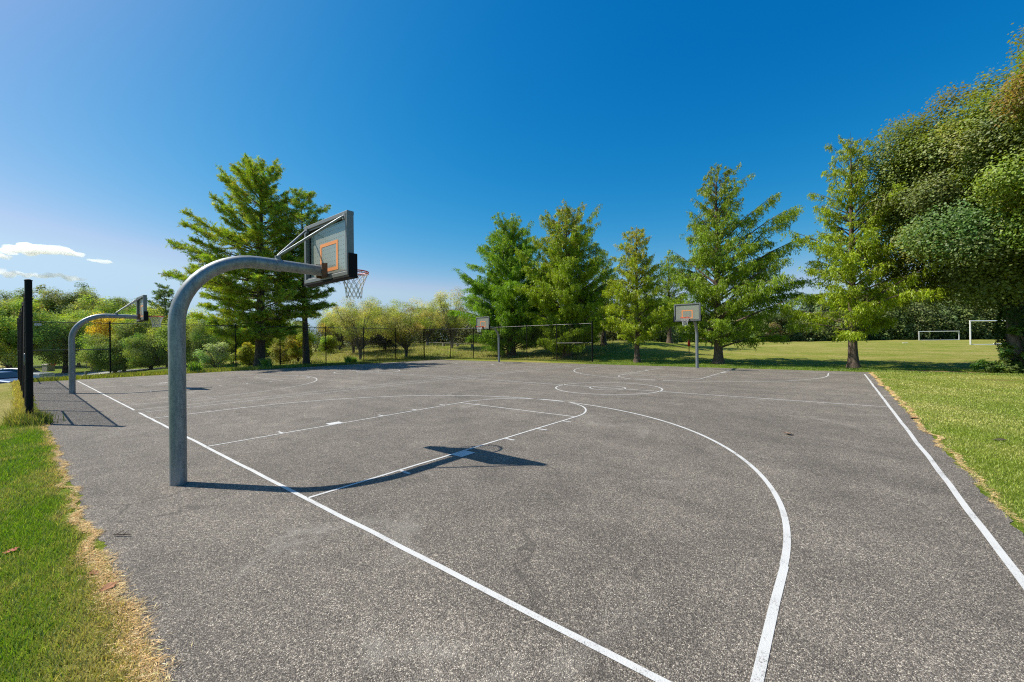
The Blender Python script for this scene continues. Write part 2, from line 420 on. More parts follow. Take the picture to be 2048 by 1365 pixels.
def soil_at(X, Y):
    return .95 * np.exp(-((X - 34) / 8) ** 2 - ((Y - 84.5) / 2.4) ** 2) + .62 * np.exp(-((X + 33) / 7) ** 2 - ((Y - 106) / 4) ** 2) + .72 * np.exp(-((X + 18) / 9) ** 2 - ((Y - 121) / 4) ** 2) + .75 * np.exp(-((X - 36) / 4) ** 2 - ((Y - 70) / 2.) ** 2)

def build_ground():
    xs = np.unique(np.round(np.concatenate([[-12000, -6000, -3000], [3000, 6000, 12000], np.linspace(-1600, -300, 14), np.linspace(-280, -100, 37), np.arange(-98, 60, 2.), np.linspace(62, 200, 36), np.linspace(230, 1600, 14),
        [CX0 - .4, CX0, CX0 - 1, CX0 - 2, CX1 - .6, CX1, CX1 + .5, CX1 + 1., CX1 + 1.7, CX1 + 3]]), 3))
    ys = np.unique(np.round(np.concatenate([[-6000, -3000], [3500, 7000, 14000], np.linspace(-1200, -60, 12), np.arange(-50, 100, 2.), np.linspace(103, 420, 80), np.linspace(450, 1800, 14),
        [CY0 + .6, CY0, CY0 - .5, CY0 - 1, CY0 - 1.7, CY1 + .5, CY1 + 1., CY1 + 1.7]]), 3))
    X, Y = np.meshgrid(xs, ys, indexing='ij'); Z = terrain(X, Y)
    rough = np.clip((court_dist(X, Y) - 3) / 20, 0, 1)
    Z = Z + rough * .12 * fbm(X, Y, 3, .35) * (np.hypot(X, Y) < 500)
    nx, ny = X.shape; idx = np.arange(nx * ny).reshape(nx, ny)
    q = np.stack([idx[:-1, :-1], idx[1:, :-1], idx[1:, 1:], idx[:-1, 1:]], -1).reshape(-1, 4)
    dry = dryness(X, Y)
    soil = soil_at(X, Y)
    col = np.stack([dry, soil, 0 * dry], -1).reshape(-1, 3)
    m = MB(); m.add(np.stack([X, Y, Z], -1).reshape(-1, 3), q, col, True)
    tag(m.build('ground', M['lawn']), kind='structure')
build_ground()

# ------------------------------------------------------------------ court surface and its markings
def build_court():
    r = np.random.default_rng(5)
    def side(p, q_, n):
        p = np.array(p, float); q_ = np.array(q_, float); t = np.linspace(0, 1, n, endpoint=False)[:, None]; return p + (q_ - p) * t
    B = np.concatenate([side((CX0, CY0), (CX1, CY0), 700), side((CX1, CY0), (CX1, CY1), 500), side((CX1, CY1), (CX0, CY1), 160), side((CX0, CY1), (CX0, CY0), 160)])
    t = np.arange(len(B)); c = np.array([(CX0 + CX1) / 2, (CY0 + CY1) / 2])
    j = fbm(B[:, 0], B[:, 1], 8, 1.1) * .14 + fbm(B[:, 0], B[:, 1], 9, 5.) * .06 + r.normal(0, .015, len(B))
    dirn = np.zeros_like(B); dirn[:700, 1] = -1; dirn[700:1200, 0] = 1; dirn[1200:1360, 1] = 1; dirn[1360:, 0] = -1
    B = B + dirn * j[:, None]
    n = len(B); top = np.c_[B, np.zeros(n)]; bot = np.c_[B + dirn * .1, np.full(n, -.2)]
    m = MB(); m.add(np.concatenate([top, bot]), [tuple(range(n))] + [(n + i, n + (i + 1) % n, (i + 1) % n, i) for i in range(n)])
    tag(m.build('asphalt', M['asphalt']), kind='structure')
build_court()

ZL = .013
def strip(m, p, q_, w, z=ZL):
    p = np.array(p, float); q_ = np.array(q_, float); d = (q_ - p) / np.linalg.norm(q_ - p); n = np.array([-d[1], d[0]]) * w / 2
    L = np.linalg.norm(q_ - p); k = max(1, int(L / 1.5)); t = np.linspace(0, 1, k + 1)[:, None]; c = p + (q_ - p) * t
    wob = rngG.normal(0, .012, (k + 1, 1)); c = c + n / w * 2 * wob
    v = np.concatenate([np.c_[c + n, np.full(k + 1, z)], np.c_[c - n, np.full(k + 1, z)]])
    m.add(v, [(i, k + 1 + i, k + 2 + i, i + 1) for i in range(k)])
def arc(m, c, R, a0, a1, w, z=ZL):
    k = max(12, int(abs(a1 - a0) * R / .5)); a = np.linspace(a0, a1, k + 1); rr = R + .012 * np.sin(a * 9)
    o = np.c_[c[0] + (rr + w / 2) * np.cos(a), c[1] + (rr + w / 2) * np.sin(a), np.full(k + 1, z)]
    i_ = np.c_[c[0] + (rr - w / 2) * np.cos(a), c[1] + (rr - w / 2) * np.sin(a), np.full(k + 1, z)]
    m.add(np.concatenate([o, i_]), [(i, i + 1, k + 2 + i, k + 1 + i) for i in range(k)])
LEN = 73.07
def half_marks(m, cx, flip, w3, wl):
    Y = (lambda y: LEN - y) if flip else (lambda y: y)
    sg = -1 if flip else 1; z = ZL
    R = 19.58; yc = 5.13
    for s in (-1, 1):
        strip(m, (cx + s * R, Y(.05)), (cx + s * R, Y(yc)), w3)
        strip(m, (cx + s * 5.92, Y(.05)), (cx + s * 5.92, Y(19.)), wl)
        for y in (3.9, 10.95, 14.1, 17.1): strip(m, (cx + s * 6.01, Y(y)), (cx + s * 6.66, Y(y)), .15)
        strip(m, (cx + s * 6.01, Y(7.35)), (cx + s * 6.66, Y(7.35)), .95)
    a0, a1 = (0, PI) if not flip else (PI, 2 * PI)
    arc(m, (cx, Y(yc)), R, a0, a1, w3)
    strip(m, (cx - 5.84, Y(18.92)), (cx + 5.84, Y(18.92)), wl)
    arc(m, (cx, Y(19.)), 5.92, a0, a1, wl)
def court_marks(name, cx, x0, x1, near_w, mat, wx0, wx1, w3, wl):
    m = MB()
    half_marks(m, cx, False, w3, wl); half_marks(m, cx, True, w3 * .85, wl * .9)
    strip(m, (x0, 0), (x1, 0), near_w); strip(m, (x0, LEN), (x1, LEN), near_w * .6)
    strip(m, (x0 + wx0 / 2, .16), (x0 + wx0 / 2, LEN), wx0); strip(m, (x1 - wx1 / 2, .16), (x1 - wx1 / 2, LEN), wx1)
    strip(m, (x0 + wx0, LEN / 2), (x1 - wx1, LEN / 2), .16)
    arc(m, (cx, LEN / 2), 5.92, 0, 2 * PI, .15); arc(m, (cx, LEN / 2), 2.0, 0, 2 * PI, .14)
    o = m.build(name, mat); return tag(o, kind='structure')
court_marks('court_marking', 0., -23.93, 23.9, .16, M['line'], .125, .18, .172, .135)
court_marks('court_marking', -49.9, -73.7, -25.92, .15, M['oldline'], .13, .12, .13, .12)

# ------------------------------------------------------------------ basketball hoops
def make_hoop():
    root = thing('basketball_hoop', 'galvanised gooseneck basketball hoop nearest the camera, seen from behind', 'basketball hoop', (.25, -2.41, 0), 0, 'basketball hoops of the two courts')
    # local frame: pole foot at the origin, board towards +Y
    YB = 5.95                                        # back of the board frame
    pts = [(0, 0, -.5), (0, 0, .02), (0, 0, 3), (0, 0, 6.3)]
    R = 2.9
    for a in np.linspace(0, PI / 2, 15)[1:]: pts.append((0, R - R * math.cos(a), 6.3 + R * math.sin(a)))
    pts += [(0, 3.75, 9.2)]
    m = MB(); m.tube(pts, .277, 24); pole = m.build('pole', M['galv'], root)
    m = MB(); m.tube([(0, 3.72, 9.2), (0, YB - .05, 9.19)], .262, 24); m.build('arm', M['galv'], root)
    m = MB(); m.tube([(0, 3.62, 9.2), (0, 3.86, 9.2)], .30, 24)
    m.box((0, 3.74, 9.55), (.10, .22, .16)); cl = m.build('collar', M['galv'], root)
    m = MB(); m.tube([(-.12, 3.74, 9.60), (.12, 3.74, 9.60)], .04, 8); m.build('bolt', M['brushed'], cl)
    for s in (-1, 1):
        m = MB(); a = np.array((s * .07, 3.74, 9.62)); b = np.array((s * 1.98, YB - .02, 11.62))
        m.tube([a, a + (b - a) * .06, a + (b - a) * .94, b], [.035, .06, .06, .035], 10)
        m.box(tuple(b + np.array((0, .06, 0))), (.22, .12, .3)); m.build('brace', M['galv'], root)
    # board: welded channel frame, opaque hazed panel, black corner padding
    x0, x1, z0, z1 = -2.25, 2.25, 8.76, 11.86; fw, fd = .2, .36
    m = MB()
    m.bevbox((0, YB + fd / 2, z1 - fw / 2), (x1 - x0, fd, fw), .02, 'x'); m.bevbox((0, YB + fd / 2, z0 + fw / 2), (x1 - x0, fd, fw), .02, 'x')
    for x in (x0 + fw / 2, x1 - fw / 2): m.bevbox((x, YB + fd / 2, (z0 + z1) / 2), (fw - .004, fd - .004, z1 - z0 - 2 * fw + .01), .02, 'z')
    for z in (z1 - fw - .04, z0 + fw + .04): m.box((0, YB + .10, z), (x1 - x0 - 2 * fw, .06, .08))
    fr = m.build('board_frame', M['brushed'], root)
    m = MB(); e = .075                               # dark gasket
    for z in (z1 - fw - e / 2, z0 + fw + e / 2): m.box((0, YB + .25, z), (x1 - x0 - 2 * fw, .06, e))
    for x in (x0 + fw + e / 2, x1 - fw - e / 2): m.box((x, YB + .25, (z0 + z1) / 2), (e, .06, z1 - z0 - 2 * fw - 2 * e))
    m.build('gasket', M['pad'], fr)
    m = MB(); m.box((0, YB + .26, (z0 + z1) / 2), (x1 - x0 - 2 * fw - .02, .035, z1 - z0 - 2 * fw - .02)); bd = m.build('backboard', M['panel'], root)
    m = MB(); w = .17; tx, t0, t1 = .93, 9.22, 10.72
    for yy in (YB + .235, YB + .285):
        for (c, d) in (((0, yy, t1 - w / 2), (2 * tx, .006, w)), ((0, yy, t0 + w / 2), (2 * tx, .006, w)), ((-tx + w / 2, yy, (t0 + t1) / 2), (w, .006, t1 - t0 - 2 * w)), ((tx - w / 2, yy, (t0 + t1) / 2), (w, .006, t1 - t0 - 2 * w))): m.box(c, d)
    m.build('target_square', M['orange'], bd)
    m = MB(); pt = .12; ph = 1.05
    for x in (x0 - pt / 2 + .0, x1 + pt / 2): m.bevbox((x, YB + fd / 2 + .06, z0 + ph / 2), (pt - .004, fd + .1, ph), .03, 'z')
    m.bevbox((0, YB + fd / 2 + .06, z0 - pt / 2 - .002), (x1 - x0 + 2 * pt, fd + .1, pt), .03, 'x')
    m.build('edge_padding', M['pad'], root)
    # arm end bracket and rear plate
    m = MB(); m.box((0, YB - .02, 9.22), (.62, .06, .72)); m.box((-.30, YB - .16, 9.2), (.05, .24, .7)); m.box((.30, YB - .16, 9.2), (.05, .24, .7))
    m.box((0, YB + .02, 8.90), (.9, .10, .12)); br = m.build('mounting_bracket', M['rust'], root)
    # rim, its plate and the net
    yr = YB + fd + .5 + .75; zr = 9.36
    m = MB(); a = np.linspace(0, 2 * PI, 37)
    m.tube(np.c_[.75 * np.cos(a), yr + .75 * np.sin(a), np.full(37, zr)], .034, 10, False)
    m.tube(np.c_[.75 * np.cos(a), yr + .75 * np.sin(a), np.full(37, zr - .085)], .022, 8, False)
    m.box((0, YB + fd - .02, 9.30), (.5, .06, .42))
    for s in (-1, 1):
        m.tube([(s * .22, YB + fd, 9.16), (s * .34, yr - .66, zr - .02)], .035, 8); m.box((s * .2, YB + fd + .25, zr - .02), (.06, .5, .10))
    m.box((0, YB + fd + .24, zr + .0), (.42, .5, .03)); rim = m.build('rim', M['rim'], root)
    m = MB(); K = 12; rows = [(0, .74), (.22, .66), (.45, .56), (.70, .48), (.95, .43), (1.2, .41), (1.38, .40)]
    for k in range(K):
        for sgn in (-1, 1):
            p = []
            for i, (dz, rr) in enumerate(rows):
                th = 2 * PI / K * (k + (.5 if i % 2 else 0) * sgn); p.append((rr * math.cos(th), yr + rr * math.sin(th), zr - .04 - dz))
            m.tube(p, .017, 5, False)
    m.build('net', M['net'], rim)
    return root
hoop = make_hoop()
place_copy(hoop, 'galvanised gooseneck hoop at the left court end, beside the yellow tree', (-49.2, -2.1, 0))
place_copy(hoop, 'far gooseneck hoop facing the camera, in front of the third tapering tree from the right', (-.15, LEN + 2.41, 0), PI)
place_copy(hoop, 'smallest gooseneck hoop, far away in front of the fence corner', (-50.0, LEN + 2.41, 0), PI)

# ------------------------------------------------------------------ chain link fences
def chain_mesh(m, p, q_, z0, z1, off=0.):
    p = np.array(p, float); q_ = np.array(q_, float); L = np.linalg.norm(q_ - p); d = (q_ - p) / L; nn = np.array([-d[1], d[0]])
    H = z1 - z0; pitch = .24; P0, P1 = [], []
    for sgn in (1, -1):
        for s0 in np.arange(-H, L, pitch):
            k = np.arange(0, H, .9); k1 = np.minimum(k + .9, H)
            a, b = (s0 + k, s0 + k1) if sgn > 0 else (s0 + H - k, s0 + H - k1)
            ok = (np.minimum(a, b) >= -.01) & (np.maximum(a, b) <= L + .01)
            a, b, ka, kb = a[ok], b[ok], k[ok], k1[ok]
            o = nn * .012 * sgn + nn * off
            P0.append(np.c_[p + d * a[:, None] + o, z0 + ka]); P1.append(np.c_[p + d * b[:, None] + o, z0 + kb])
    m.tubes_many(np.concatenate(P0), np.concatenate(P1), .009)
def fence(label, path, posts, term, mids, zg, top=9.75, ph=10.0, ext=.25):
    t = thing('chain_link_fence', label, 'fence', (path[0][0], path[0][1], 0), 0, 'chain link fence sides around the courts')
    o = np.array([path[0][0], path[0][1], 0.])
    for i, (x, y) in enumerate(posts):
        m = MB(); big = i in term; r_ = .185 if big else .115; z = tz(x, y); hh = ph + (.22 if big else 0)
        b = np.array((x, y, 0)) - o
        m.tube([b + (0, 0, z - 1), b + (0, 0, hh)], r_, 14)
        m.tube([b + (0, 0, hh), b + (0, 0, hh + .05), b + (0, 0, hh + .11)], [r_ * 1.13, r_ * 1.13, r_ * .6], 14)
        pt = m.build('post', M['black'], t)
        if big:
            for zz in np.arange(.8, hh - .3, 1.15):
                m = MB(); m.tube([b + (0, 0, zz), b + (0, 0, zz + .08)], r_ + .022, 12); m.build('tension_band', M['black'], pt)
    for p, q_ in zip(path[:-1], path[1:]):
        m = MB(); p3 = np.array((*p, top)) - o; q3 = np.array((*q_, top)) - o
        m.tube([p3, q3], .07, 10); m.build('top_rail', M['rail'], t)
        m = MB(); chain_mesh(m, (p3[0], p3[1]), (q3[0], q3[1]), zg, top); m.build('wire_mesh', M['black'], t)
        m = MB(); m.tube([p3 + (0, 0, zg + .12 - top), q3 + (0, 0, zg + .12 - top)], .02, 5); m.build('bottom_wire', M['black'], t)
    for p, q_ in mids:
        m = MB(); m.tube([np.array((*p, 4.9)) - o, np.array((*q_, 4.9)) - o], .07, 10); m.build('mid_rail', M['rail'], t)
    return t
YS, XB = -5.75, -85.
sx = [-24.3, -34.4, -44.5, -54.6, -64.7, -74.8]
side_f = fence('black chain link fence seen edge on at the left, with a heavy capped end post', [(-24.3, YS), (XB, YS)], [(x, YS) for x in sx] + [(XB, YS)], (0, 6), [((-24.3, YS), (-34.4, YS)), ((-74.8, YS), (XB, YS))], .1)
by = [5., 14.9, 25.2, 34.5, 45.8, 56.8, 67.5, 78.5]
back_f = fence('long black chain link fence behind the left court, in front of the pine trees', [(XB, YS), (XB, 78.5)], [(XB, y) for y in by], (7,), [((XB, YS), (XB, 5.))], .1)
ex = [-78.4, -67.8, -57.2, -47.0, -37.1, -26.7]
end_f = fence('black chain link fence at the far court end, mid rail in its last panel', [(XB, 78.5), (-78.4, 84.), (-26.7, 84.)], [(x, 84.) for x in ex], (5,), [((-37.1, 84.), (-26.7, 84.))], .1)
# a loop of wire hanging on the side fence
m = MB(); a = np.linspace(0, 2 * PI, 17)
m.tube(np.c_[.12 * np.cos(a) - 27.6, np.full(17, YS - .16), 4.55 + .42 * np.sin(a)], .05, 6, False)
tag(m.build('wire_loop', M['brushed']), 'grey loop of wire hanging on the edge on fence behind its end post', 'wire loop')

# ------------------------------------------------------------------ trees
def col_var(rng, base, n, v=.18, hue=.10):
    base = np.asarray(base, float)
    k = np.exp(rng.normal(0, v, (n, 1))); h = rng.normal(0, hue, (n, 1))
    c = base * k * np.concatenate([1 + h, 1 + h * .15, 1 - h], 1)
    return np.clip(c, .004, .8)
def rand_dir(rng, n):
    a = rng.normal(0, 1, (n, 3)); return nrm(a)
def perp(rng, n_):
    r = rand_dir(rng, len(n_)); return nrm(np.cross(n_, r))

def trunk_mesh(m, rng, H, r0, lean=(0, 0), flare=1.6, n=12, wob=.12, top=.06):
    k = 12; t = np.linspace(0, 1, k)
    pts = np.stack([lean[0] * t + wob * np.cumsum(rng.normal(0, .35, k)) * .4, lean[1] * t + wob * np.cumsum(rng.normal(0, .35, k)) * .4, t * H], 1)
    pts[0, 2] = -.8; pts[0, :2] = 0
    extra = np.array([[0, 0, .25], [0, 0, 1.0], [0, 0, 2.2]]) + np.c_[pts[1, :2] * np.array([[.05], [.15], [.35]]), np.zeros(3)]
    pts = np.concatenate([pts[:1], extra, pts[1:]]); z = pts[:, 2]
    rad = r0 * ((1 - np.clip(z, 0, H) / H) ** .85 * (1 - top) + top)
    rad = rad * (1 + (flare - 1) * np.exp(-np.clip(z, -.2, 99) / 1.0))
    m.tube(pts, rad, n)
    return lambda zz: np.array([np.interp(zz, z, pts[:, 0]), np.interp(zz, z, pts[:, 1]), zz]), lambda zz: np.interp(zz, z, rad)

def redwood(name, label, loc, H, R, seed, r0=1.0, low=.06, dens=1., nb=150, col=(.105, .165, .016), tip=(.17, .155, .03), rise=.55, lopsided=0., spray=1., power=.8, parent_group='tapering trees in a row behind the court', fence_y=0, even=0.):
    rng = np.random.default_rng(seed)
    t = thing(name, label, 'tree', loc, 0, parent_group)
    wood, leaf = MB(), MB()
    pos, rad = trunk_mesh(wood, rng, H * .985, r0, (0, 0), 1.6, 12, .18, .03)
    cs, us, vs, cc = [], [], [], []
    ga = rng.uniform(0, 6)
    for i in range(nb):
        u = low + (1 - low) * (((i + rng.uniform(0, 1)) / nb) ** 1.0) * .985
        ga += 2.4 + rng.normal(0, .5)
        prof = (1 - u) ** power * min(1., .55 + (u - low) * 4.5)
        L = R * prof * rng.uniform(.45 + .35 * even, 1.22 - .1 * even) + .5
        if rng.uniform() < .08: L *= 1.2
        if lopsided: L *= 1 + lopsided * math.cos(ga - .7)
        e = rise * (.45 + .9 * u) * rng.uniform(.7, 1.3)
        d = np.array([math.cos(ga), math.sin(ga), 0]); p0 = pos(u * H)
        s = np.linspace(0, 1, 7)[:, None]
        side_ = np.array([-d[1], d[0], 0]) * rng.normal(0, .10)
        br = p0 + d * L * s + side_ * L * s ** 2 + np.array([0, 0, 1.]) * L * (e * s + (.12 * rng.normal()) * s ** 2 - .16 * s ** 3)
        if fence_y and u * H < 11: L2 = (loc[1] - fence_y) / max(-d[1], 1e-3); br = br if d[1] > -.05 or L2 > L else p0 + (br - p0) * max(.2, L2 / L)
        wood.tube(br, np.linspace(max(.035, min(.05 + .016 * L, rad(u * H) * .45)), .012, 7), 5, False)
        # side twigs carry hanging sprays
        ns = max(4, int(L * 2.6 * dens))
        ts = rng.uniform(.12, 1, ns) ** .75
        for tt in ts:
            b = np.array([np.interp(tt, s[:, 0], br[:, k]) for k in range(3)])
            lt = (.11 + .21 * (1 - tt)) * L * rng.uniform(.5, 1.2) + .35
            an = ga + rng.choice([-1, 1]) * rng.uniform(.3, 1.3)
            td = np.array([math.cos(an), math.sin(an), rng.uniform(-.15, .4)])
            kk = max(6, int(lt * 17 * spray)); w = rng.uniform(0, 1, kk)[:, None]
            c = b + td * lt * w - np.array([0, 0, 1.]) * (.15 * lt * w ** 2 + rng.uniform(0, 1, (kk, 1)) ** 2.2 * min(1.3, .35 + .11 * L)) + rng.normal(0, .09, (kk, 3))
            ln = rng.uniform(.28, .66, (kk, 1))
            U = nrm(np.array([0, 0, -1.]) * rng.uniform(.5, 1.3, (kk, 1)) + td * rng.uniform(-.1, .9, (kk, 1)) + rng.normal(0, .38, (kk, 3))) * ln
            V = nrm(np.cross(U, rand_dir(rng, kk))) * ln * rng.uniform(.18, .32, (kk, 1))
            mixu = np.clip((u - .55) * 1.3 + rng.normal(0, .25), 0, .8)
            base = np.array(col) * (1 - mixu) + np.array(tip) * mixu
            base = base * math.exp(rng.normal(0, .16))
            cs.append(c + U * .4); us.append(U); vs.append(V); cc.append(col_var(rng, base, kk, .16, .07))
    cs, us, vs, cc = map(np.concatenate, (cs, us, vs, cc))
    if fence_y: kp = (cs[:, 1] + loc[1] > fence_y) | (cs[:, 2] > 12.5); cs, us, vs, cc = cs[kp], us[kp], vs[kp], cc[kp]
    leaf.cards(cs, us, vs, cc)
    wood.build('trunk', M['redbark'], t); leaf.build('crown', M['needle'], t)
    return t

def pine(name, label, loc, H, R, seed, r0=1.1, low=.16, whorls=17, per=6, gap=0., col=(.075, .125, .022), lops=None, group='pine trees behind the fence', dens=1., power=.60):
    rng = np.random.default_rng(seed)
    t = thing(name, label, 'tree', loc, 0, group)
    wood, leaf = MB(), MB()
    pos, rad = trunk_mesh(wood, rng, H * .96, r0, (rng.normal(0, .4), rng.normal(0, .4)), 1.35, 12, .2, .05)
    cs, us, vs, cc = [], [], [], []
    for w in range(whorls):
        a0 = rng.uniform(0, 6.3)
        for b_ in range(per):
            if rng.uniform() < gap: continue
            u = low + (1 - low) * np.clip((w + rng.normal(0, .28)) / (whorls - 1), 0, 1) * .975
            az = a0 + b_ * 2 * PI / per + rng.normal(0, .3)
            prof = (1.02 - u) ** power * min(1., .5 + (u - low) * 2.6)
            L = R * prof * rng.uniform(.45, 1.12) + .8
            if lops: L *= lops(az, u)
            d = np.array([math.cos(az), math.sin(az), 0]); p0 = pos(u * H)
            e = (-.08 + .75 * u ** 1.5) * rng.uniform(.5, 1.4)
            s = np.linspace(0, 1, 7)[:, None]
            br = p0 + d * L * s + np.array([0, 0, 1.]) * L * (e * s + .14 * s ** 2.2)
            wood.tube(br, np.linspace(max(.04, min(.04 + .014 * L, rad(u * H) * .5)), .018, 7), 5, False)
            nt = max(5, int(L * 4.4 * dens))
            for tt in rng.uniform(.10, 1., nt) ** .62:
                b = np.array([np.interp(tt, s[:, 0], br[:, k]) for k in range(3)])
                an = az + rng.normal(0, 1.05); lt = rng.uniform(.35, 1.) * (.42 * L * (1.08 - tt) + .9)
                td = nrm(np.array([math.cos(an), math.sin(an), rng.uniform(-.3, .75)]))
                if lt > 1. and rng.uniform() < .35: wood.tube([b, b + td * lt], [.022, .01], 4, False)
                bcol = np.array(col) * math.exp(rng.normal(0, .22)) * np.array([1 + rng.normal(0, .14), 1, 1])
                if rng.uniform() < .05: bcol = np.array((.25, .21, .05))
                kk = int(14 + lt * 17); q = b + td * lt * rng.uniform(.15, 1.05, (kk, 1)) + rng.normal(0, .09, (kk, 3))
                D = nrm(td * .75 + rand_dir(rng, kk) * .95 + np.array([0, 0, .3])); ln = rng.uniform(.30, .60, (kk, 1))
                cs.append(q + D * ln * .5); us.append(D * ln); vs.append(perp(rng, D) * ln * rng.uniform(.15, .26, (kk, 1)))
                cc.append(col_var(rng, bcol, kk, .16, .06))
    leaf.cards(*map(np.concatenate, (cs, us, vs, cc)))
    wood.build('trunk', M['bark'], t); leaf.build('crown', M['pine'], t)
    return t

def broad(name, label, loc, H, R, seed, base=.25, r0=.8, nclump=70, per=420, leaf=.42, col=(.06, .10, .018), acc=None, acc_p=0., rc=.24, inner=.45, flat=.75, mat='leaf', bark='bark', nlimb=26, multi=1, lean=(0, 0), env=None, vase=0., group=None, cat='tree', var=.22, fork=None, droop=0., accf=None):
    rng = np.random.default_rng(seed)
    t = thing(name, label, cat, loc, 0, group)
    wood, leafm = MB(), MB()
    zc = (base * H + H) / 2; hz = (H - base * H) / 2
    # clump centres inside an uneven ellipsoid
    D = rand_dir(rng, nclump * 3); rr = inner + (1 - inner) * rng.uniform(0, 1, len(D)) ** .6
    th = np.arctan2(D[:, 1], D[:, 0]); lob = 1 + .10 * np.sin(3 * th + rng.uniform(0, 6)) + .10 * np.sin(5 * th + 4 * D[:, 2] + rng.uniform(0, 6)) + .08 * np.sin(7 * D[:, 2] * 2 + th * 2)
    P = D * (rr * lob)[:, None]
    if vase: P[:, :2] *= (1 + vase * P[:, 2:3])
    P = P * np.array([R * .84, R * .84, hz * .88]) + np.array([lean[0], lean[1], zc])
    if env is not None: P = P[env(P)]
    P = P[:nclump]; k = len(P)
    cr = R * rc * rng.uniform(.65, 1.3, k)
    # limbs
    fz = fork if fork is not None else base * H * 1.0
    for q in range(multi):
        a = q * 2 * PI / max(multi, 1) + rng.uniform(0, 1); off = (0 if multi == 1 else .35 * r0)
        if multi == 1:
            pos, rad = trunk_mesh(wood, rng, H * .8, r0, (lean[0] * .8, lean[1] * .8), 1.5, 10, .25, .06)
        else:
            tip = np.array([math.cos(a) * R * .45, math.sin(a) * R * .45, H * .72]); s = np.linspace(0, 1, 8)[:, None]
            b0 = np.array([math.cos(a) * off, math.sin(a) * off, -.5])
            pts = b0 * (1 - s) + tip * s + np.array([0, 0, 1.]) * np.sin(s * PI) * H * .08 - np.array([math.cos(a), math.sin(a), 0]) * np.sin(s * PI) * R * .10
            wood.tube(pts, np.linspace(r0 * .62, .05, 8), 8, False)
            if q == 0: pos = lambda zz: np.array([0, 0, zz])
    idx = rng.permutation(k)[:nlimb]
    for i in idx:
        c = P[i]; z0 = min(max(fz * rng.uniform(.75, 1.5), .3), c[2] * .85)
        p0 = pos(z0) if multi == 1 else np.array([c[0] * .12 * z0 / H * 2, c[1] * .12 * z0 / H * 2, z0])
        s = np.linspace(0, 1, 6)[:, None]; mid = np.array([0, 0, 1.]) * (.10 * np.linalg.norm(c - p0)) * (1 if vase == 0 else -.3)
        pts = p0 * (1 - s) + c * s + np.sin(s * PI) * mid + rng.normal(0, .03 * R, (6, 3)) * np.sin(s * PI)
        wood.tube(pts, np.linspace(max(.05, r0 * .34), .025, 6), 5, False)
    # leaves
    n = rng.poisson(per * (cr / (R * rc)) ** 2); n = np.maximum(n, 12); tot = int(n.sum()); ci = np.repeat(np.arange(k), n)
    d = rand_dir(rng, tot); rad_ = rng.uniform(0, 1, tot) ** .42
    off = d * (rad_ * cr[ci])[:, None]; off[:, 2] *= flat
    # small twigs: leaves gather in sub-clusters
    sub = rng.normal(0, 1, (k, 9, 3)); sub = nrm(sub) * .62
    sj = rng.integers(0, 9, tot); tgt = sub[ci, sj] * cr[ci][:, None]; tgt[:, 2] *= flat
    off = np.where(rng.uniform(0, 1, (tot, 1)) < .50, tgt + np.clip(rng.normal(0, 1, (tot, 3)), -1.9, 1.9) * (cr[ci] * .24)[:, None], off)
    c = P[ci] + off
    ctr = np.array([lean[0], lean[1], zc])
    nn = nrm(nrm(c - ctr) * .55 + nrm(off) * .35 + np.array([0, 0, .75]) + rand_dir(rng, tot) * .75)
    U = perp(rng, nn); 
    if droop: U = nrm(U + np.array([0, 0, -droop]))
    V = nrm(np.cross(nn, U)); ls = leaf * rng.uniform(.6, 1.3, (tot, 1))
    cb = np.exp(rng.normal(0, var, (k, 1))) * np.array(col) * np.concatenate([1 + rng.normal(0, .13, (k, 1)), np.ones((k, 1)), 1 + rng.normal(0, .1, (k, 1))], 1)
    if acc is not None:
        pick = rng.uniform(0, 1, k) < acc_p if accf is None else accf(P)
        cb[pick] = np.array(acc) * np.exp(rng.normal(0, .2, (pick.sum(), 1)))
    cl = cb[ci] * np.exp(rng.normal(0, .2, (tot, 1))); h = rng.normal(0, .07, (tot, 1)); cl = np.clip(cl * np.concatenate([1 + h, 1 + 0 * h, 1 - h], 1), .003, .8)
    leafm.cards(c, U * ls, V * ls * .72, cl)
    if multi == 1 or True: wood.build('trunk' if cat == 'tree' else 'stem', M[bark], t)
    leafm.build('crown' if cat == 'tree' else 'foliage', M[mat], t)
    return t

def at(x, y): return (x, y, tz(x, y))

# the row of five tapering trees behind the court
redwood('redwood_tree', 'broadest tapering tree of the row, leftmost, behind the smallest hoop', at(-61.0, 94.5), 43.0, 19.5, 11, 1.3, .03, 1.2, 205, (.145, .25, .010), (.20, .24, .016), .95, power=.70, spray=1.6, even=.4, fence_y=85.2)
redwood('redwood_tree', 'bushy tapering tree behind the last fence panel, its low stems spreading', at(-38.5, 91.5), 41.5, 16.0, 12, 1.15, .03, 1.2, 185, (.195, .265, .010), (.27, .22, .03), 1.0, power=.66, spray=1.6, even=.4, fence_y=85.2)
redwood('redwood_tree', 'small slender yellow green tapering tree just right of the fence end', at(-16.4, 86.8), 32.0, 9.0, 13, .62, .14, 1.25, 135, (.23, .285, .012), (.31, .24, .025), .75, power=.66, spray=1.4)
redwood('redwood_tree', 'tall airy tapering tree with flared trunk behind the far hoop', at(.6, 89.6), 42.8, 17.0, 14, .90, .08, 1.0, 150, (.165, .235, .012), (.17, .17, .02), .95, lopsided=.22, power=.86, spray=1.6)
redwood('redwood_tree', 'tall narrow tapering tree standing alone by the court corner', at(22.9, 88.0), 41., 11.3, 15, .72, .12, .95, 130, (.215, .275, .012), (.22, .23, .02), .85, power=.66, spray=1.5)
redwood('redwood_tree', 'dark tapering tree on the bank behind the fence end', at(-38., 113.5), 31.0, 11.5, 16, .8, .2, .9, 100, (.15, .22, .012), (.19, .21, .02), .7, spray=1.3)
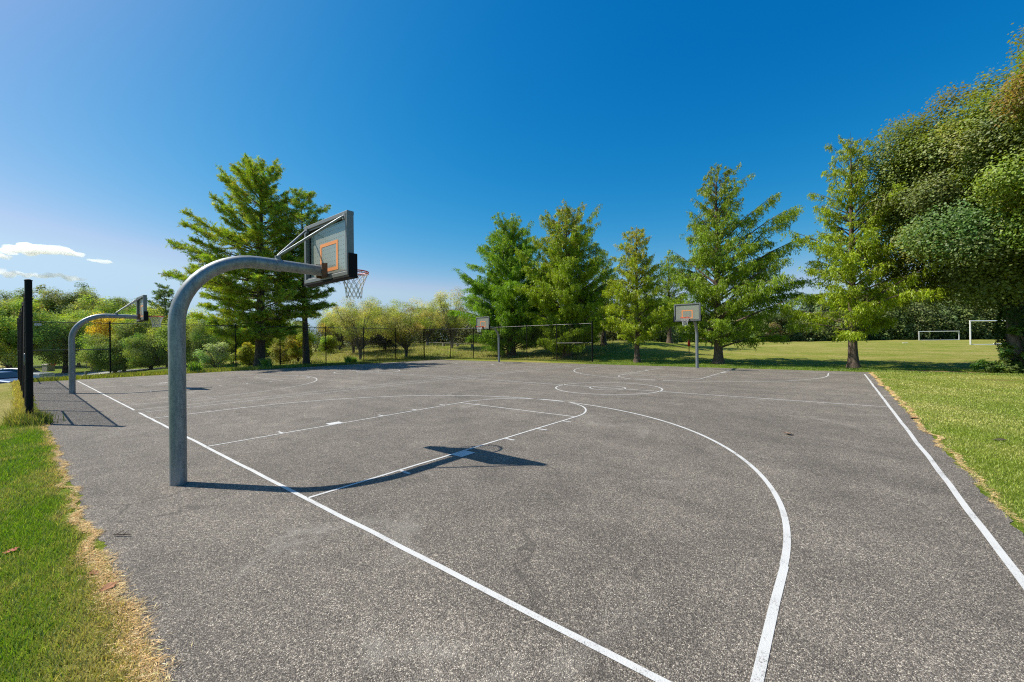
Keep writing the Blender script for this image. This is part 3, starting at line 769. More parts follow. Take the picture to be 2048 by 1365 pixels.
redwood('redwood_tree', 'half hidden tapering tree on the bank between the slender tree and the airy tree', at(-23., 131.7), 29.0, 11.0, 17, .75, .2, .9, 95, (.15, .22, .012), (.19, .21, .02), .7, spray=1.3)

# pines behind the long fence
def lop1(az, u):
    c = math.cos(az - (PI + .675))           # towards the left of the photograph
    return 1 + .16 * max(c, 0) * (1 if .25 < u < .62 else .2) - .12 * max(-c, 0)
pine('pine_tree', 'largest pine behind the fence, its long boughs reaching left', at(-87.6, 30.9), 48.4, 19.5, 21, 1.15, .15, 19, 8, .04, (.23, .295, .026), lop1, dens=1.5)
pine('pine_tree', 'thinner pine with bare lower trunk right behind the near backboard', at(-82.9 - 5, 41.0 + 1.), 44.6, 14.0, 22, .82, .28, 15, 7, .08, (.19, .26, .034), None, dens=1.4)

# the big maples at the right edge
broad('maple_tree', 'huge dark maple with ivy on its leaning trunk at the right edge', (41.8, 87.8, tz(41.8, 87.8)), 47, 18.2, 31, 0.17, 1.3, 270, 1500, .38, (.135, .170, .034), None, 0, .215, .50, .8, 'maple', 'greybark', 40, lean=(-.6, 2.0), fork=10, env=lambda P: ~((P[:, 2] < 12) & (np.hypot(P[:, 0], P[:, 1]) < 9)), var=.15)
broad('maple_tree', 'bright yellow green maple at the far right edge, in front of the huge dark maple', (45.6, 78.9, tz(45.6, 78.9)), 47, 14.8, 32, .25, 1.1, 170, 1400, .34, (.17, .215, .022), (.20, .135, .025), 0, .205, .50, .8, 'maple', 'greybark', 30, var=.15, fork=11, accf=lambda P: (P[:, 2] > 32) & (P[:, 2] < 36) & (P @ np.array([-.78, -.63, 0]) > 10.5))

# pale loose-crowned trees behind the fence corner
oa = broad('locust_tree', 'thin pale leafed vase shaped tree by the fence, left of the dark bush', at(-93.6, 60.8), 19.3, 10.2, 41, .26, .42, 60, 330, .27, (.29, .285, .10), (.32, .34, .07), .3, .21, .30, .6, 'leaf', 'greybark', 44, 3, vase=.35, fork=3.2, group='loose crowned trees behind the fence corner')
ob = broad('locust_tree', 'broad olive brown tree behind the fence, just right of the dark bush', at(-84.5 - 6, 71.5 + 4), 18.2, 11.2, 42, .24, .42, 84, 360, .28, (.28, .26, .075), (.25, .28, .06), .35, .21, .30, .65, 'leaf', 'greybark', 44, 3, vase=.3, fork=3., group='loose crowned trees behind the fence corner')
place_copy(oa, 'tall wispy olive tree at the left flank of the tapering trees', at(-96.8, 101.8), 1.3, (1.1, 1.1, 1.24))
place_copy(ob, 'olive tree farther up the bank behind the thin pale vase shaped tree', at(-112., 69.), 2.2, (.95, .95, .92))
place_copy(ob, 'yellowish olive tree at the back between the dark bush and the broad olive brown tree', at(-133., 95.), .6, (1.25, 1.25, 1.12))
place_copy(oa, 'far olive tree behind the long timber rail on the bank', at(-124., 112.), 2.9, (1.4, 1.3, 1.1))
place_copy(ob, 'dim olive tree far back behind the thin pine trunk', at(-140., 79.), 4.1, (1.05, 1.05, 1.05))

# woods and single trees at the left, beyond the long fence
ga = broad('deciduous_tree', 'pale yellow green tree above the parked cars at the left edge', at(-218., -7.), 31, 16, 51, .10, .8, 100, 480, .55, (.22, .29, .045), (.33, .34, .09), .3, .22, .45, .75, nlimb=20, group='trees beyond the long fence')
gb = broad('deciduous_tree', 'spreading tree with dark trunk over the stone pillar and red sign', at(-222., 7.), 24.5, 16.5, 52, .22, .85, 100, 480, .52, (.19, .26, .034), (.29, .30, .05), .25, .22, .45, .65, nlimb=20, group='trees beyond the long fence')
gc = broad('deciduous_tree', 'tree turning golden yellow on top, behind the left hoop', at(-186., 19.6), 23.2, 13.0, 53, .06, .5, 90, 480, .46, (.20, .265, .032), (.50, .38, .018), .0, .23, .45, .8, nlimb=16, group='trees beyond the long fence', accf=lambda P: (P[:, 2] > 13.5) & (P[:, 1] < 3.5))
gd = broad('deciduous_tree', 'dense dark green tree between the left hoop and the near pole', at(-172., 25.), 22., 13.5, 54, .03, .5, 100, 480, .46, (.17, .235, .030), (.27, .29, .05), .2, .23, .45, .85, nlimb=14, group='trees beyond the long fence')
place_copy(gd, 'yellow green bushy tree just right of the near pole', at(-150., 32.), 1.7, (.85, .85, .86))
place_copy(gd, 'bushy tree behind the largest pine trunk', at(-165., 48.), 3.3, (.95, .95, .85))
place_copy(gb, 'tree in the gap between the two pine trunks', at(-158., 56.), 2.1, (.62, .62, .80))
place_copy(gd, 'low round tree right of the thin pine trunk', at(-168., 72.), 5.0, (.7, .7, .72))
place_copy(ga, 'green tree standing behind the golden topped tree', at(-252., 22.), 2.5, (1., 1., 1.12))
place_copy(gd, 'low bushy tree under the golden topped tree, touching the pale road', at(-172., 15.5), 2.6, (.62, .62, .62))
place_copy(gd, 'low bushy tree hiding the right hand stone pillar edge', at(-158., 22.5), .9, (.58, .58, .62))
place_copy(gd, 'low leafy tree between the near pole and the pale variegated shrub', at(-138., 31.), 4.4, (.55, .55, .66))
place_copy(gb, 'round tree behind the dense dark green tree', at(-262., 38.), .8, (1., 1., 1.22))
pl = pine('pine_tree', 'small pine rising left of the near pole bend', at(-199., 34.9), 33, 11.5, 55, .7, .12, 12, 6, .05, (.10, .155, .04), None, 'pine trees behind the fence', 1.4)
place_copy(pl, 'pine with blue green boughs behind the trunk of the thinner pine', at(-186., 66.), 2.0, (.9, .9, .72))
# the wooded rise far at the left: five crowns one can tell apart
w1 = broad('deciduous_tree', 'highest crown of the far wooded rise, right beside the fence end post', at(-466., 13.), 66, 22, 61, .1, 1., 120, 460, .95, (.17, .19, .045), None, 0, .22, .5, .8, nlimb=6, group='trees of the far wooded rise')
w2 = broad('deciduous_tree', 'broad dark crown of the far wooded rise above the left hoop bend', at(-452., 27.), 66, 26, 62, .1, 1., 120, 460, .95, (.15, .175, .042), None, 0, .22, .5, .8, nlimb=6, group='trees of the far wooded rise')
place_copy(w1, 'paler crown stepping down the far wooded rise above the golden topped tree', at(-402., 38.5), 1.2, (1.1, 1.1, .84))
place_copy(w2, 'lowest crown at the right end of the far wooded rise, behind the left backboard', at(-386., 52.), 2.6, (1., 1., .77))
place_copy(w1, 'hazy crown of the far wooded rise left of the fence end post', at(-503., -4.), 3.9, (1.2, 1.2, .99))
place_copy(w2, 'leftmost crown of the far wooded rise at the photo edge', at(-510., -25.), 5.1, (1.1, 1.1, .94))
place_copy(w2, 'crown in the dip of the far wooded rise behind the small pine', at(-430., 88.), .4, (1.1, 1.1, .62))

# far edge of the playing field: wood that reads as one mass, plus a few plants in front of it
def wood_mass():
    rng = np.random.default_rng(71); leafm = MB(); cs, us, vs, cc = [], [], [], []
    line = [(-150, 215), (-95, 238), (-54, 262), (-24, 280), (5, 306), (22, 326), (45, 353), (68, 372), (90, 385), (112, 398), (134, 415), (165, 440), (210, 470), (270, 500)]
    hs = [22, 24, 25, 20, 23, 30, 38, 40, 40, 40, 40, 42, 44, 44]
    for row in range(3):
        for i in range(len(line) - 1):
            for f in np.arange(0, 1, .33):
                x = line[i][0] * (1 - f) + line[i + 1][0] * f + rng.normal(0, 2) - row * 5; y = line[i][1] * (1 - f) + line[i + 1][1] * f + rng.normal(0, 2) + row * 9
                h = (hs[i] * (1 - f) + hs[i + 1] * f) * rng.uniform(.8, 1.12) * (.72 + .16 * row); r_ = rng.uniform(7, 11); z = tz(x, y) - 1.
                conif = rng.uniform() < .3
                kk = 3000; u = rng.uniform(0, 1, kk) ** .8; th = rng.uniform(0, 2 * PI, kk)
                prof = (1 - u) ** .8 + .1 if conif else np.sqrt(np.clip(1 - (2 * u - .85) ** 2 / 1.4, .03, 1))
                rr = r_ * prof * rng.uniform(.55, 1.05, kk) * (1 + .22 * np.sin(3 * th + 9 * u + x) + .15 * np.sin(7 * th - 14 * u))
                c = np.stack([x + rr * np.cos(th), y + rr * np.sin(th), z + u * h], 1)
                n_ = nrm(np.stack([np.cos(th), np.sin(th), .7 + 0 * th], 1) + rand_dir(rng, kk) * .7); U = perp(rng, n_); V = np.cross(n_, U)
                ls = rng.uniform(.7, 1.5, (kk, 1)) * 1.0
                base = np.array([(.08, .115, .032), (.11, .14, .034), (.13, .15, .045)][rng.integers(0, 3)]) if not conif else np.array((.07, .105, .042))
                clump = np.exp(.35 * np.sin(4 * th + 17 * u + x * 3) )[:, None]
                cs.append(c); us.append(U * ls); vs.append(V * ls * .7); cc.append(col_var(rng, base, kk, .25, .08) * clump)
    leafm.cards(*map(np.concatenate, (cs, us, vs, cc)))
    tag(leafm.build('woodland', M['leaf']), 'dark green woodland along the far edge of the playing field', 'woodland', kind='stuff')
wood_mass()
def back_mass():
    # hedge-like thicket that closes the view on the bank behind the olive trees
    rng = np.random.default_rng(72); leafm = MB(); cs, us, vs, cc = [], [], [], []
    line = [(-330, 30), (-290, 55), (-250, 85), (-215, 105), (-185, 122), (-160, 138), (-135, 150), (-105, 158), (-80, 165), (-55, 172), (-40, 190)]
    for i in range(len(line) - 1):
        for f in np.arange(0, 1, .2):
            x = line[i][0] * (1 - f) + line[i + 1][0] * f + rng.normal(0, 2); y = line[i][1] * (1 - f) + line[i + 1][1] * f + rng.normal(0, 2)
            h = rng.uniform(15, 22); r_ = rng.uniform(7, 10); z = tz(x, y) - 1.; kk = 3600; u = rng.uniform(0, 1, kk); th = rng.uniform(0, 2 * PI, kk)
            rr = r_ * np.sqrt(np.clip(1 - (2 * u - .8) ** 2 / 1.5, .03, 1)) * rng.uniform(.5, 1.05, kk) * (1 + .2 * np.sin(3 * th + 9 * u + x))
            c = np.stack([x + rr * np.cos(th), y + rr * np.sin(th), z + u * h], 1)
            n_ = nrm(np.stack([np.cos(th), np.sin(th), .7 + 0 * th], 1) + rand_dir(rng, kk) * .7); U = perp(rng, n_); V = np.cross(n_, U); ls = rng.uniform(.5, 1.1, (kk, 1))
            base = np.array([(.10, .12, .034), (.12, .14, .034), (.15, .145, .045)][rng.integers(0, 3)])
            cs.append(c); us.append(U * ls); vs.append(V * ls * .7); cc.append(col_var(rng, base, kk, .25, .08))
    leafm.cards(*map(np.concatenate, (cs, us, vs, cc)))
    tag(leafm.build('thicket', M['leaf']), 'dull green thicket closing the view on the bank behind the fence', 'thicket', kind='stuff')
back_mass()

# shrubs
def shrub(label, x, y, H, R, seed, col, acc=None, ap=0., leaf=.30, group='shrubs behind the long fence', n=34, per=300):
    return broad('shrub', label, at(x, y), H, R, seed, .04, .16, n, per, leaf, col, acc, ap, .30, .35, .85, 'leaf', 'bark', 16, 4, group=group, cat='shrub')
shrub('pale variegated shrub behind the fence, left of the largest pine trunk', -109, 27.6, 7.0, 4.4, 81, (.25, .31, .12), (.36, .39, .20), .4)
shrub('yellow green shrub touching the largest pine trunk', -104, 34.0, 6.2, 3.9, 82, (.28, .29, .025), None)
shrub('twiggy olive shrub between the two pine trunks', -105, 42.3, 6.0, 4.2, 83, (.2, .2, .04), None, n=22, per=200)
shrub('tall yellowish shrub against the thin pine trunk', -99.6, 44.9, 9.2, 4.0, 84, (.26, .27, .03), (.36, .28, .07), .2)
shrub('dark evergreen bush on the bank behind the fence', -110.2, 80.7, 10.5, 8.2, 85, (.016, .022, .014), None, n=60)
shrub('bright green shrub right of the thin pine trunk', -128, 68, 7.5, 4.0, 86, (.22, .28, .03), None)
shrub('light green shrub at the wood edge left of the field', -7.3, 285, 21, 10, 87, (.10, .13, .035), None, leaf=.6, group='shrubs at the far wood edge', n=50)
shrub('pinkish brown shrub at the wood edge behind the playing field', -8.6, 270, 11, 6, 88, (.15, .115, .05), None, leaf=.5, group='shrubs at the far wood edge')
shrub('small low round shrub at the wood edge left of the pinkish one', -14.5, 266, 6, 4.5, 89, (.10, .14, .03), None, leaf=.45, group='shrubs at the far wood edge')

# ivy and sprouts on the leaning maple trunk
def ivy():
    rng = np.random.default_rng(91); m = MB(); kk = 5200
    z = rng.uniform(0, 17, kk) ; th = rng.uniform(0, 2 * PI, kk); r_ = 1.25 + .35 * rng.uniform(0, 1, kk) + .25 * np.sin(3 * th + z)
    f = z / 37.6; c = np.stack([41.4 - 1.0 * f + r_ * np.cos(th), 87.6 + 1.8 * f + r_ * np.sin(th), z], 1)
    keep = (np.sin(2 * th + z * .5) > -.35) | (z < 2.5); c = c[keep]; th = th[keep]; kk = len(c)
    n_ = nrm(np.stack([np.cos(th), np.sin(th), .35 + 0 * th], 1) + rand_dir(rng, kk) * .5); U = perp(rng, n_); V = np.cross(n_, U); ls = rng.uniform(.25, .48, (kk, 1))
    m.cards(c, U * ls, V * ls * .8, col_var(rng, (.04, .075, .014), kk, .28, .08))
    tag(m.build('ivy', M['leaf']), 'dark ivy climbing the trunk of the huge maple', 'ivy')
    o = shrub('bright green sprouts at the foot of the huge maple trunk', 42.2, 84.9, 9.0, 3.4, 92, (.12, .18, .025), None, leaf=.42, group='plants at the maple foot', n=22, per=120)
    shrub('low weeds round the base of the huge maple', 40.0, 86.4, 1.5, 3.0, 93, (.10, .15, .02), None, leaf=.34, group='plants at the maple foot', n=24, per=160)
ivy()

# ------------------------------------------------------------------ grass
def lerp3(a, b, t): return np.asarray(a) * (1 - t) + np.asarray(b) * t
def blades(m, x, y, hmin, hmax, w, dry, rng, lean=.45, hi=(.105, .18, .010), lo=(.31, .245, .105), tuft=None):
    n = len(x); z = terrain(x, y) - .01
    h = rng.uniform(hmin, hmax, n); a = rng.uniform(0, 2 * PI, n); b = rng.uniform(0, 2 * PI, n); l = lean * rng.uniform(.1, 1.3, n)
    P = np.stack([x, y, z], 1); wv = np.stack([np.cos(a), np.sin(a), 0 * a], 1) * (w * rng.uniform(.6, 1.3, n))[:, None]
    tip = P + np.stack([np.cos(b) * l * h, np.sin(b) * l * h, h], 1)
    t = np.clip(dry + rng.normal(0, .22, n), 0, 1)[:, None]
    c = (np.array(hi) * (1 - t) + np.array(lo) * t) * np.exp(rng.normal(0, .25, (n, 1)))
    midp = (P * .55 + tip * .45) + np.stack([-np.cos(b) * l * h, -np.sin(b) * l * h, h * .15 + 0 * h], 1) * .16
    v = np.stack([P - wv / 2, P + wv / 2, midp + wv * .38, midp - wv * .38, tip], 1).reshape(-1, 3); k = np.arange(n)[:, None] * 5
    m.add(v, [k + np.array([[0, 1, 2, 3]]), k + np.array([[3, 2, 4]])], np.repeat(c, 5, axis=0))

def build_grass():
    rng = np.random.default_rng(101); m = MB()
    # strip at the left of the near court end (dense, close to the camera)
    for (x0, x1, y0, dens, hh, ww) in ((4, 13.2, -8.6, 900, .19, .016), (-6, 4, -8.6, 620, .21, .02), (-24, -6, -9.5, 330, .25, .028), (-80, -24, -13, 70, .34, .05), (-10, 16, -16, 60, .2, .02)):
        y1 = -4.95 if y0 > -12 else -8.0
        n = int((x1 - x0) * (y1 - y0) * dens); x = rng.uniform(x0, x1, n); y = rng.uniform(y0, y1, n)
        e = -5.06 - .22 - .25 * fbm(x, y * 0 + 3, 21, .8) - .16 * fbm(x, y * 0 + 7, 22, 3.5)
        keep = y < e + rng.normal(0, .10, n); x, y = x[keep], y[keep]
        dr = dryness(x, y) - .12 + .28 * fbm(x, y, 23, .9) + .9 * np.exp(-np.abs(y - e[keep]) / .16)
        patch = np.clip(fbm(x, y, 24, 1.7) - .15, 0, 1); blades(m, x, y, hh * .45, hh, ww, dr + .4 * patch, rng, .7)
    # right-hand lawn
    for (y0, y1, xe, dens, hh, ww) in ((6, 16, 31, 480, .15, .018), (16, 30, 36, 300, .15, .026), (30, 50, 42, 170, .14, .04), (50, 84, 52, 80, .13, .06), (-4, 6, 30, 150, .16, .02)):
        n = int((xe - 24.6) * (y1 - y0) * dens); x = rng.uniform(24.5, xe, n); y = rng.uniform(y0, y1, n)
        e = 24.62 + .22 + .35 * fbm(y, x * 0 + 2, 31, .5) + .2 * fbm(y, x * 0 + 5, 32, 2.4)
        keep = x > e + rng.normal(0, .1, n); x, y = x[keep], y[keep]
        dr = dryness(x, y) - .04 + .40 * fbm(x, y, 33, .42) + .8 * np.exp(-np.abs(x - e[keep]) / .22); sl = soil_at(x, y) + rng.normal(0, .12, len(x)) < .42; x, y, dr = x[sl], y[sl], dr[sl]; blades(m, x, y, hh * .4, hh, ww, dr, rng, .7, (.19, .235, .028), (.43, .38, .14))
    # strip between court and tree row
    n = 26000; x = rng.uniform(-26, 42, n); y = rng.uniform(78.5, 90, n); sl = soil_at(x, y) < .4; x, y = x[sl], y[sl]; blades(m, x, y, .1, .26, .07, dryness(x, y) - .12, rng, .6)
    tag(m.build('grass', M['grass']), 'short mown grass beside the courts', 'grass', kind='stuff')
    # straw lying over the asphalt edge
    m = MB(); n = 17000; x = np.concatenate([rng.uniform(1, 13, 9500), rng.uniform(-24, 1, 7500)])
    y = -5.10 - .05 + rng.normal(0, 1, n) * np.where(x > 5, .14, .07) + .17 * fbm(x, x * 0, 41, 2.2)
    xr = 24.72 + rng.normal(0, .07, 9000) + .24 * fbm(np.linspace(6, 78, 9000), np.zeros(9000), 42, 1.3); yr = np.linspace(6, 78, 9000)
    x = np.concatenate([x, xr]); y = np.concatenate([y, yr]); n = len(x); far = np.concatenate([np.ones(17000), 1 + np.clip((yr - 12) / 14, 0, 3)])
    a = rng.uniform(0, PI, n); L = rng.uniform(.08, .26, n) * (1 + .3 * (far - 1)); dz = rng.uniform(-.2, .35, n); c = np.stack([x, y, np.maximum(terrain(x, y), .0) + rng.uniform(.012, .05, n)], 1)
    U = np.stack([np.cos(a), np.sin(a), dz * .5], 1) * L[:, None]; V = np.stack([-np.sin(a), np.cos(a), rng.normal(0, .4, n)], 1) * (.012 * far)[:, None]
    pick = rng.uniform(0, 1, n) < .75; m.cards(c[pick], U[pick], V[pick], col_var(rng, (.56, .40, .19), int(pick.sum()), .3, .07))
    tag(m.build('straw', M['straw']), 'pale dry straw scattered along the asphalt edge', 'straw', kind='stuff')
    # weeds under the fences
    m = MB()
    def weeds(x, y, h0, h1, w, dry, hi=(.16, .19, .015)): blades(m, x, y, h0, h1, w, np.full(len(x), dry), rng, .5, hi, (.36, .26, .10))
    n = 4500; weeds(rng.uniform(-84, -24, n), YS + rng.normal(-.1, .28, n), .10, .5, .05, .5, (.22, .22, .02))
    n = 2600; weeds(-24.3 + rng.normal(.2, .8, n), YS + rng.normal(0, .45, n), .15, 1.0, .04, .15, (.07, .11, .015))
    n = 1200; weeds(-25.2 + rng.normal(0, .9, n), YS + rng.normal(-.3, .35, n), .2, 1.3, .03, .5)
    n = 16000; y = rng.uniform(-5, 40, n); weeds(rng.uniform(-86, -77.2, n), y, .15, .75, .08, .12)
    n = 9000; y = rng.uniform(38, 79, n); weeds(rng.uniform(-86, -77.2, n), y, .1, .55, .09, .1, (.07, .10, .015))
    n = 5000; weeds(rng.uniform(-80, -26, n), 84 + rng.normal(0, .5, n), .1, .5, .08, .15, (.08, .13, .015))
    # taller plants
    for (x0, y0, h, r_) in ((-79.5, 16.5, 2.6, .7), (-82, 30.4, 2.6, .7), (-84, 51.5, 2.2, .5), (-84.3, 53.3, 1.9, .4)):
        n = 260; weeds(x0 + rng.normal(0, r_ * .6, n), y0 + rng.normal(0, r_ * .6, n), h * .4, h, .22, .0, (.11, .20, .02))
    tag(m.build('weeds', M['grass']), 'rank yellow green weeds along the fence foot', 'weeds', kind='stuff')
    m = MB(); n = 60000; x = rng.uniform(-165, -30, n); y = rng.uniform(40, 125, n)
    ok = ((x < -87) | (y > 87)) & (y > 40 + (x + 88) * -.1); x, y = x[ok], y[ok]; n = len(x)
    ok = fbm(x, y, 51, .18) + rng.normal(0, .5, n) > -.1; x, y = x[ok], y[ok]
    blades(m, x, y, .3, 1.1, .10, np.clip(.42 + .3 * fbm(x, y, 52, .12), 0, 1), rng, .8, (.12, .15, .025), (.33, .28, .12))
    tag(m.build('long_grass', M['grass']), 'long unmown grass on the bank beyond the fence', 'grass', kind='stuff')
build_grass()

# ------------------------------------------------------------------ small things on the ground
def fallen_leaf(label, x, y, s, seed, col='leafdry'):
    rng = np.random.default_rng(seed); a = rng.uniform(0, 6.3); k = 12; th = np.linspace(0, 2 * PI, k, endpoint=False)
    r_ = s * (.55 + .45 * np.abs(np.cos(th * 2.5))) * np.where(np.cos(th) > 0, 1.25, .8)
    z = max(tz(x, y), 0) + .03 + .5 * s * (np.sin(th + 1) * .35 + .4)
    X = r_ * np.cos(th); Y = r_ * np.sin(th) * .7
    v = np.c_[X * math.cos(a) - Y * math.sin(a), X * math.sin(a) + Y * math.cos(a), z]; v = np.concatenate([v, [[0, 0, z.mean() - .15 * s]]])
    v2 = v + np.array([0, 0, .006])
    m = MB(); m.add(np.concatenate([v, v2]), [(i, k, (i + 1) % k) for i in range(k)] + [(k + 1 + i, k + 1 + (i + 1) % k, 2 * k + 1) for i in range(k)] + [(i, (i + 1) % k, k + 1 + (i + 1) % k, k + 1 + i) for i in range(k)])
    st = np.array([v[k // 2], v[k // 2] * 1.6 - v[k] * .6]); m.tube(st, .01, 4)
    o = m.build('fallen_leaf', M[col], None, (x, y, 0)); return tag(o, label, 'leaf', 'fallen leaves')
M['leafred'] = simple('red_leaf', (.40, .07, .04), .7, 0, .3, 40)
M['leafdark'] = simple('dark_leaf', (.045, .03, .02), .8, 0, .3, 40)
M['leafpale'] = simple('pale_leaf', (.42, .25, .15), .8, 0, .3, 40)
fallen_leaf('pale brown leaf alone on the asphalt beside the three point arc', 18.5, 21.2, .30, 1, 'leafpale')
fallen_leaf('curled orange brown leaf on the straw edge at lower left', 7.78, -5.22, .17, 2)
fallen_leaf('small tan leaf on the straw edge, a little behind the curled one', 6.7, -5.3, .12, 6)
fallen_leaf('reddish leaf lying in the grass at the left photo edge', 3.5, -6.6, .2, 3, 'leafred')
fallen_leaf('dark leaf in the middle of the right lawn', 27.1, 25.6, .26, 4, 'leafdark')
fallen_leaf('brown leaf at the grass edge beside the right sideline', 24.55, 31.3, .33, 5)
m = MB(); m.tube([(4.28, -4.72, .05), (4.5, -4.60, .06), (4.72, -4.42, .07)], [.012, .02, .014], 6); m.tube([(4.36, -4.68, .05), (4.30, -4.5, .09)], .008, 5); m.tube([(4.55, -4.56, .06), (4.52, -4.42, .12)], .008, 5)
tag(m.build('twig', M['bark']), 'short forked twig on the asphalt near the lower left grass', 'twig')

# ------------------------------------------------------------------ far small things
def goal(label, p, q_, H, r_, depth, net_bar=True):
    p = np.array(p, float); q_ = np.array(q_, float); d = (q_ - p); L = np.linalg.norm(d); a = math.atan2(d[1], d[0])
    z = tz(*((p + q_) / 2)); t = thing('soccer_goal', label, 'soccer goal', (p[0], p[1], z), a, 'white soccer goals on the field')
    for x in (0, L):
        m = MB(); m.tube([(x, 0, -.2), (x, 0, H)], r_, 12); m.build('upright', M['white'], t)
    m = MB(); m.tube([(-r_, 0, H), (L + r_, 0, H)], r_, 12); m.build('crossbar', M['white'], t)
    m = MB(); m.tube([(r_, 0, .12), (L - r_, 0, .12)], r_ * .7, 8); m.build('ground_bar', M['white'], t)
    return t
goal('nearer white soccer goal partly hidden behind the maple trunk', (55.2, 193.3), (72.5, 209.9), 8., .2, 5.)
goal('small far white soccer goal in front of the wood', (59.1, 335.2), (77.8, 350.3), 5.3, .2, 5.)
m = MB(); m.bevbox((0, 0, .22), (3.4, 1.0, .42), .12, 'x', .6); m.bevbox((1.2, .5, .25), (1.6, 1.1, .5), .14, 'x', .9)
tag(m.build('white_bag', M['white'], None, (63.5, 202.5, tz(63.5, 202.5))), 'white sandbag lying at the foot of the nearer goal', 'sandbag')
m = MB(); m.bevbox((0, 0, .1), (1.7, .7, .22), .06, 'x', .5)
tag(m.build('base_plate', M['white'], None, (44., 240., tz(44., 240.))), 'small white plate lying in the grass left of the far goal', 'plate')

t = thing('marker_post', 'red capped marker post standing in the grass left of the far hoop pole', 'post', at(-10.2, 107.3))
m = MB(); m.tube([(0, 0, -.5), (0, 0, 2.6)], .10, 10); m.build('stake', M['black'], t)
m = MB(); m.tube([(0, 0, 2.0), (0, 0, 2.2), (0, 0, 3.3), (0, 0, 3.6)], [.2, .34, .34, .24], 14); m.tube([(0, 0, 3.6), (0, 0, 4.4)], [.2, .12], 10); m.build('red_sleeve', M['signred'], t)

def pillar(label, x, y, w, h):
    z = tz(x, y); t = thing('stone_pillar', label, 'pillar', (x, y, z), .3, 'stone gate pillars')
    m = MB(); m.bevbox((0, 0, h / 2 - .3), (w, w * .55, h + .6), .12, 'z'); m.build('shaft', M['stone'], t)
    m = MB(); m.bevbox((0, 0, h + .02), (w + .3, w * .55 + .3, .35), .1, 'x'); m.bevbox((0, 0, h + .28), (w * .7, w * .4, .2), .08, 'x'); m.build('cap', M['mortar'], t)
    return t
pillar('stone gate pillar behind the red sign, left of the left hoop', -261., 4., 4.6, 3.0)
pillar('stone gate pillar half hidden right of the left hoop pole', -216., 15., 3.4, 3.2)
t = thing('stop_sign', 'red octagonal stop sign seen through the left fence', 'sign', at(-248.8, 5.), math.atan2(.78, -.63) + 1.9)
m = MB(); m.tube([(0, 0, -.5), (0, 0, 4.6)], .07, 8); m.build('sign_post', M['brushed'], t)
m = MB(); a = np.arange(8) * PI / 4 + PI / 8; r_ = 1.1
v = [(r_ * math.cos(k), -.10, 3.5 + r_ * math.sin(k)) for k in a] + [(r_ * math.cos(k), -.06, 3.5 + r_ * math.sin(k)) for k in a]
m.add(v, [tuple(range(8)), tuple(range(8, 16))[::-1]] + [(i, 8 + i, 8 + (i + 1) % 8, (i + 1) % 8) for i in range(8)]); sp = m.build('sign_plate', M['signred'], t)
cu = bpy.data.curves.new('lettering', 'FONT'); cu.body = 'STOP'; cu.size = .75 * S; cu.align_x = 'CENTER'; cu.align_y = 'CENTER'; cu.extrude = .002
fo = bpy.data.objects.new('text_source', cu); COL.objects.link(fo); lo = bpy.data.objects.new('lettering', bpy.data.meshes.new_from_object(fo.evaluated_get(bpy.context.evaluated_depsgraph_get()))); bpy.data.objects.remove(fo); COL.objects.link(lo); lo.data.materials.clear(); lo.data.materials.append(M['white']); lo.parent = sp; lo.location = (0, -.115 * S, 3.5 * S); lo.rotation_euler = (PI / 2, 0, 0)
m = MB(); m.tube([(0, 0, -.5), (0, 0, 1.9), (0, 0, 2.05)], [.32, .32, .2], 12)
tag(m.build('bollard', M['wood'], None, at(-182.5, 9.6)), 'short brown bollard on the verge beside the pale road', 'bollard')
def rail_fence(label, pts, h, rails, pw=.35, group='timber rail fences'):
    t = thing('rail_fence', label, 'fence', (*pts[0], 0), 0, group); o = np.array((*pts[0], 0.))
    for (x, y) in pts:
        m = MB(); z = tz(x, y); m.bevbox(np.array((x, y, z + h / 2 - .2)) - o, (pw, pw, h + .6), .05, 'z'); m.build('post', M['wood'], t)
    for p, q_ in zip(pts[:-1], pts[1:]):
        for zr in rails:
            m = MB(); a = np.array((*p, tz(*p) + zr)) - o; b = np.array((*q_, tz(*q_) + zr)) - o; m.tube([a, b], .13, 6); m.build('rail', M['wood'], t)
    return t
rail_fence('pale three rail timber fence beyond the road at the left', [(-275, -2), (-266, 3), (-256, 9), (-247, 15), (-238, 21), (-229, 27), (-220, 32), (-211, 37)], 3.4, (1.0, 2.0, 3.0))
rail_fence('long single rail timber barrier on the bank behind the far fence corner', [(-117, 106.), (-108, 107.2), (-100, 107.6), (-92., 108.)], 1.3, (1.25,), .8)

# pale road and car park at the left
def sheet(name, pts_l, pts_r, mat, lift=.06):
    a = np.array(pts_l, float); b = np.array(pts_r, float); V = []; F = []; n = len(a); K = 7
    for i in range(n):
        for k in range(K):
            p = a[i] + (b[i] - a[i]) * k / (K - 1); V.append((p[0], p[1], tz(p[0], p[1]) + lift))
    for i in range(n - 1):
        for k in range(K - 1): F.append((i * K + k, i * K + k + 1, (i + 1) * K + k + 1, (i + 1) * K + k))
    m = MB(); m.add(V, F, None, True); tag(m.build(name, mat), kind='structure')
def dense(pts, n=26):
    pts = np.array(pts, float); t = np.linspace(0, len(pts) - 1, n); return np.c_[np.interp(t, np.arange(len(pts)), pts[:, 0]), np.interp(t, np.arange(len(pts)), pts[:, 1])]
sheet('road', dense([(-240, -25), (-236, -5), (-222, 8), (-205, 17), (-188, 32)], 40), dense([(-205, -30), (-207, -8), (-197, 4), (-183, 13.5), (-170, 26)], 40), M['road'], .30)
sheet('car_park', dense([(-116, -60), (-116, -30), (-118, -4), (-122, 3)], 30), dense([(-205, -60), (-207, -30), (-207, -8), (-198, 3)], 30), simple('car_park_asphalt', (.12, .12, .12), .9), .2)

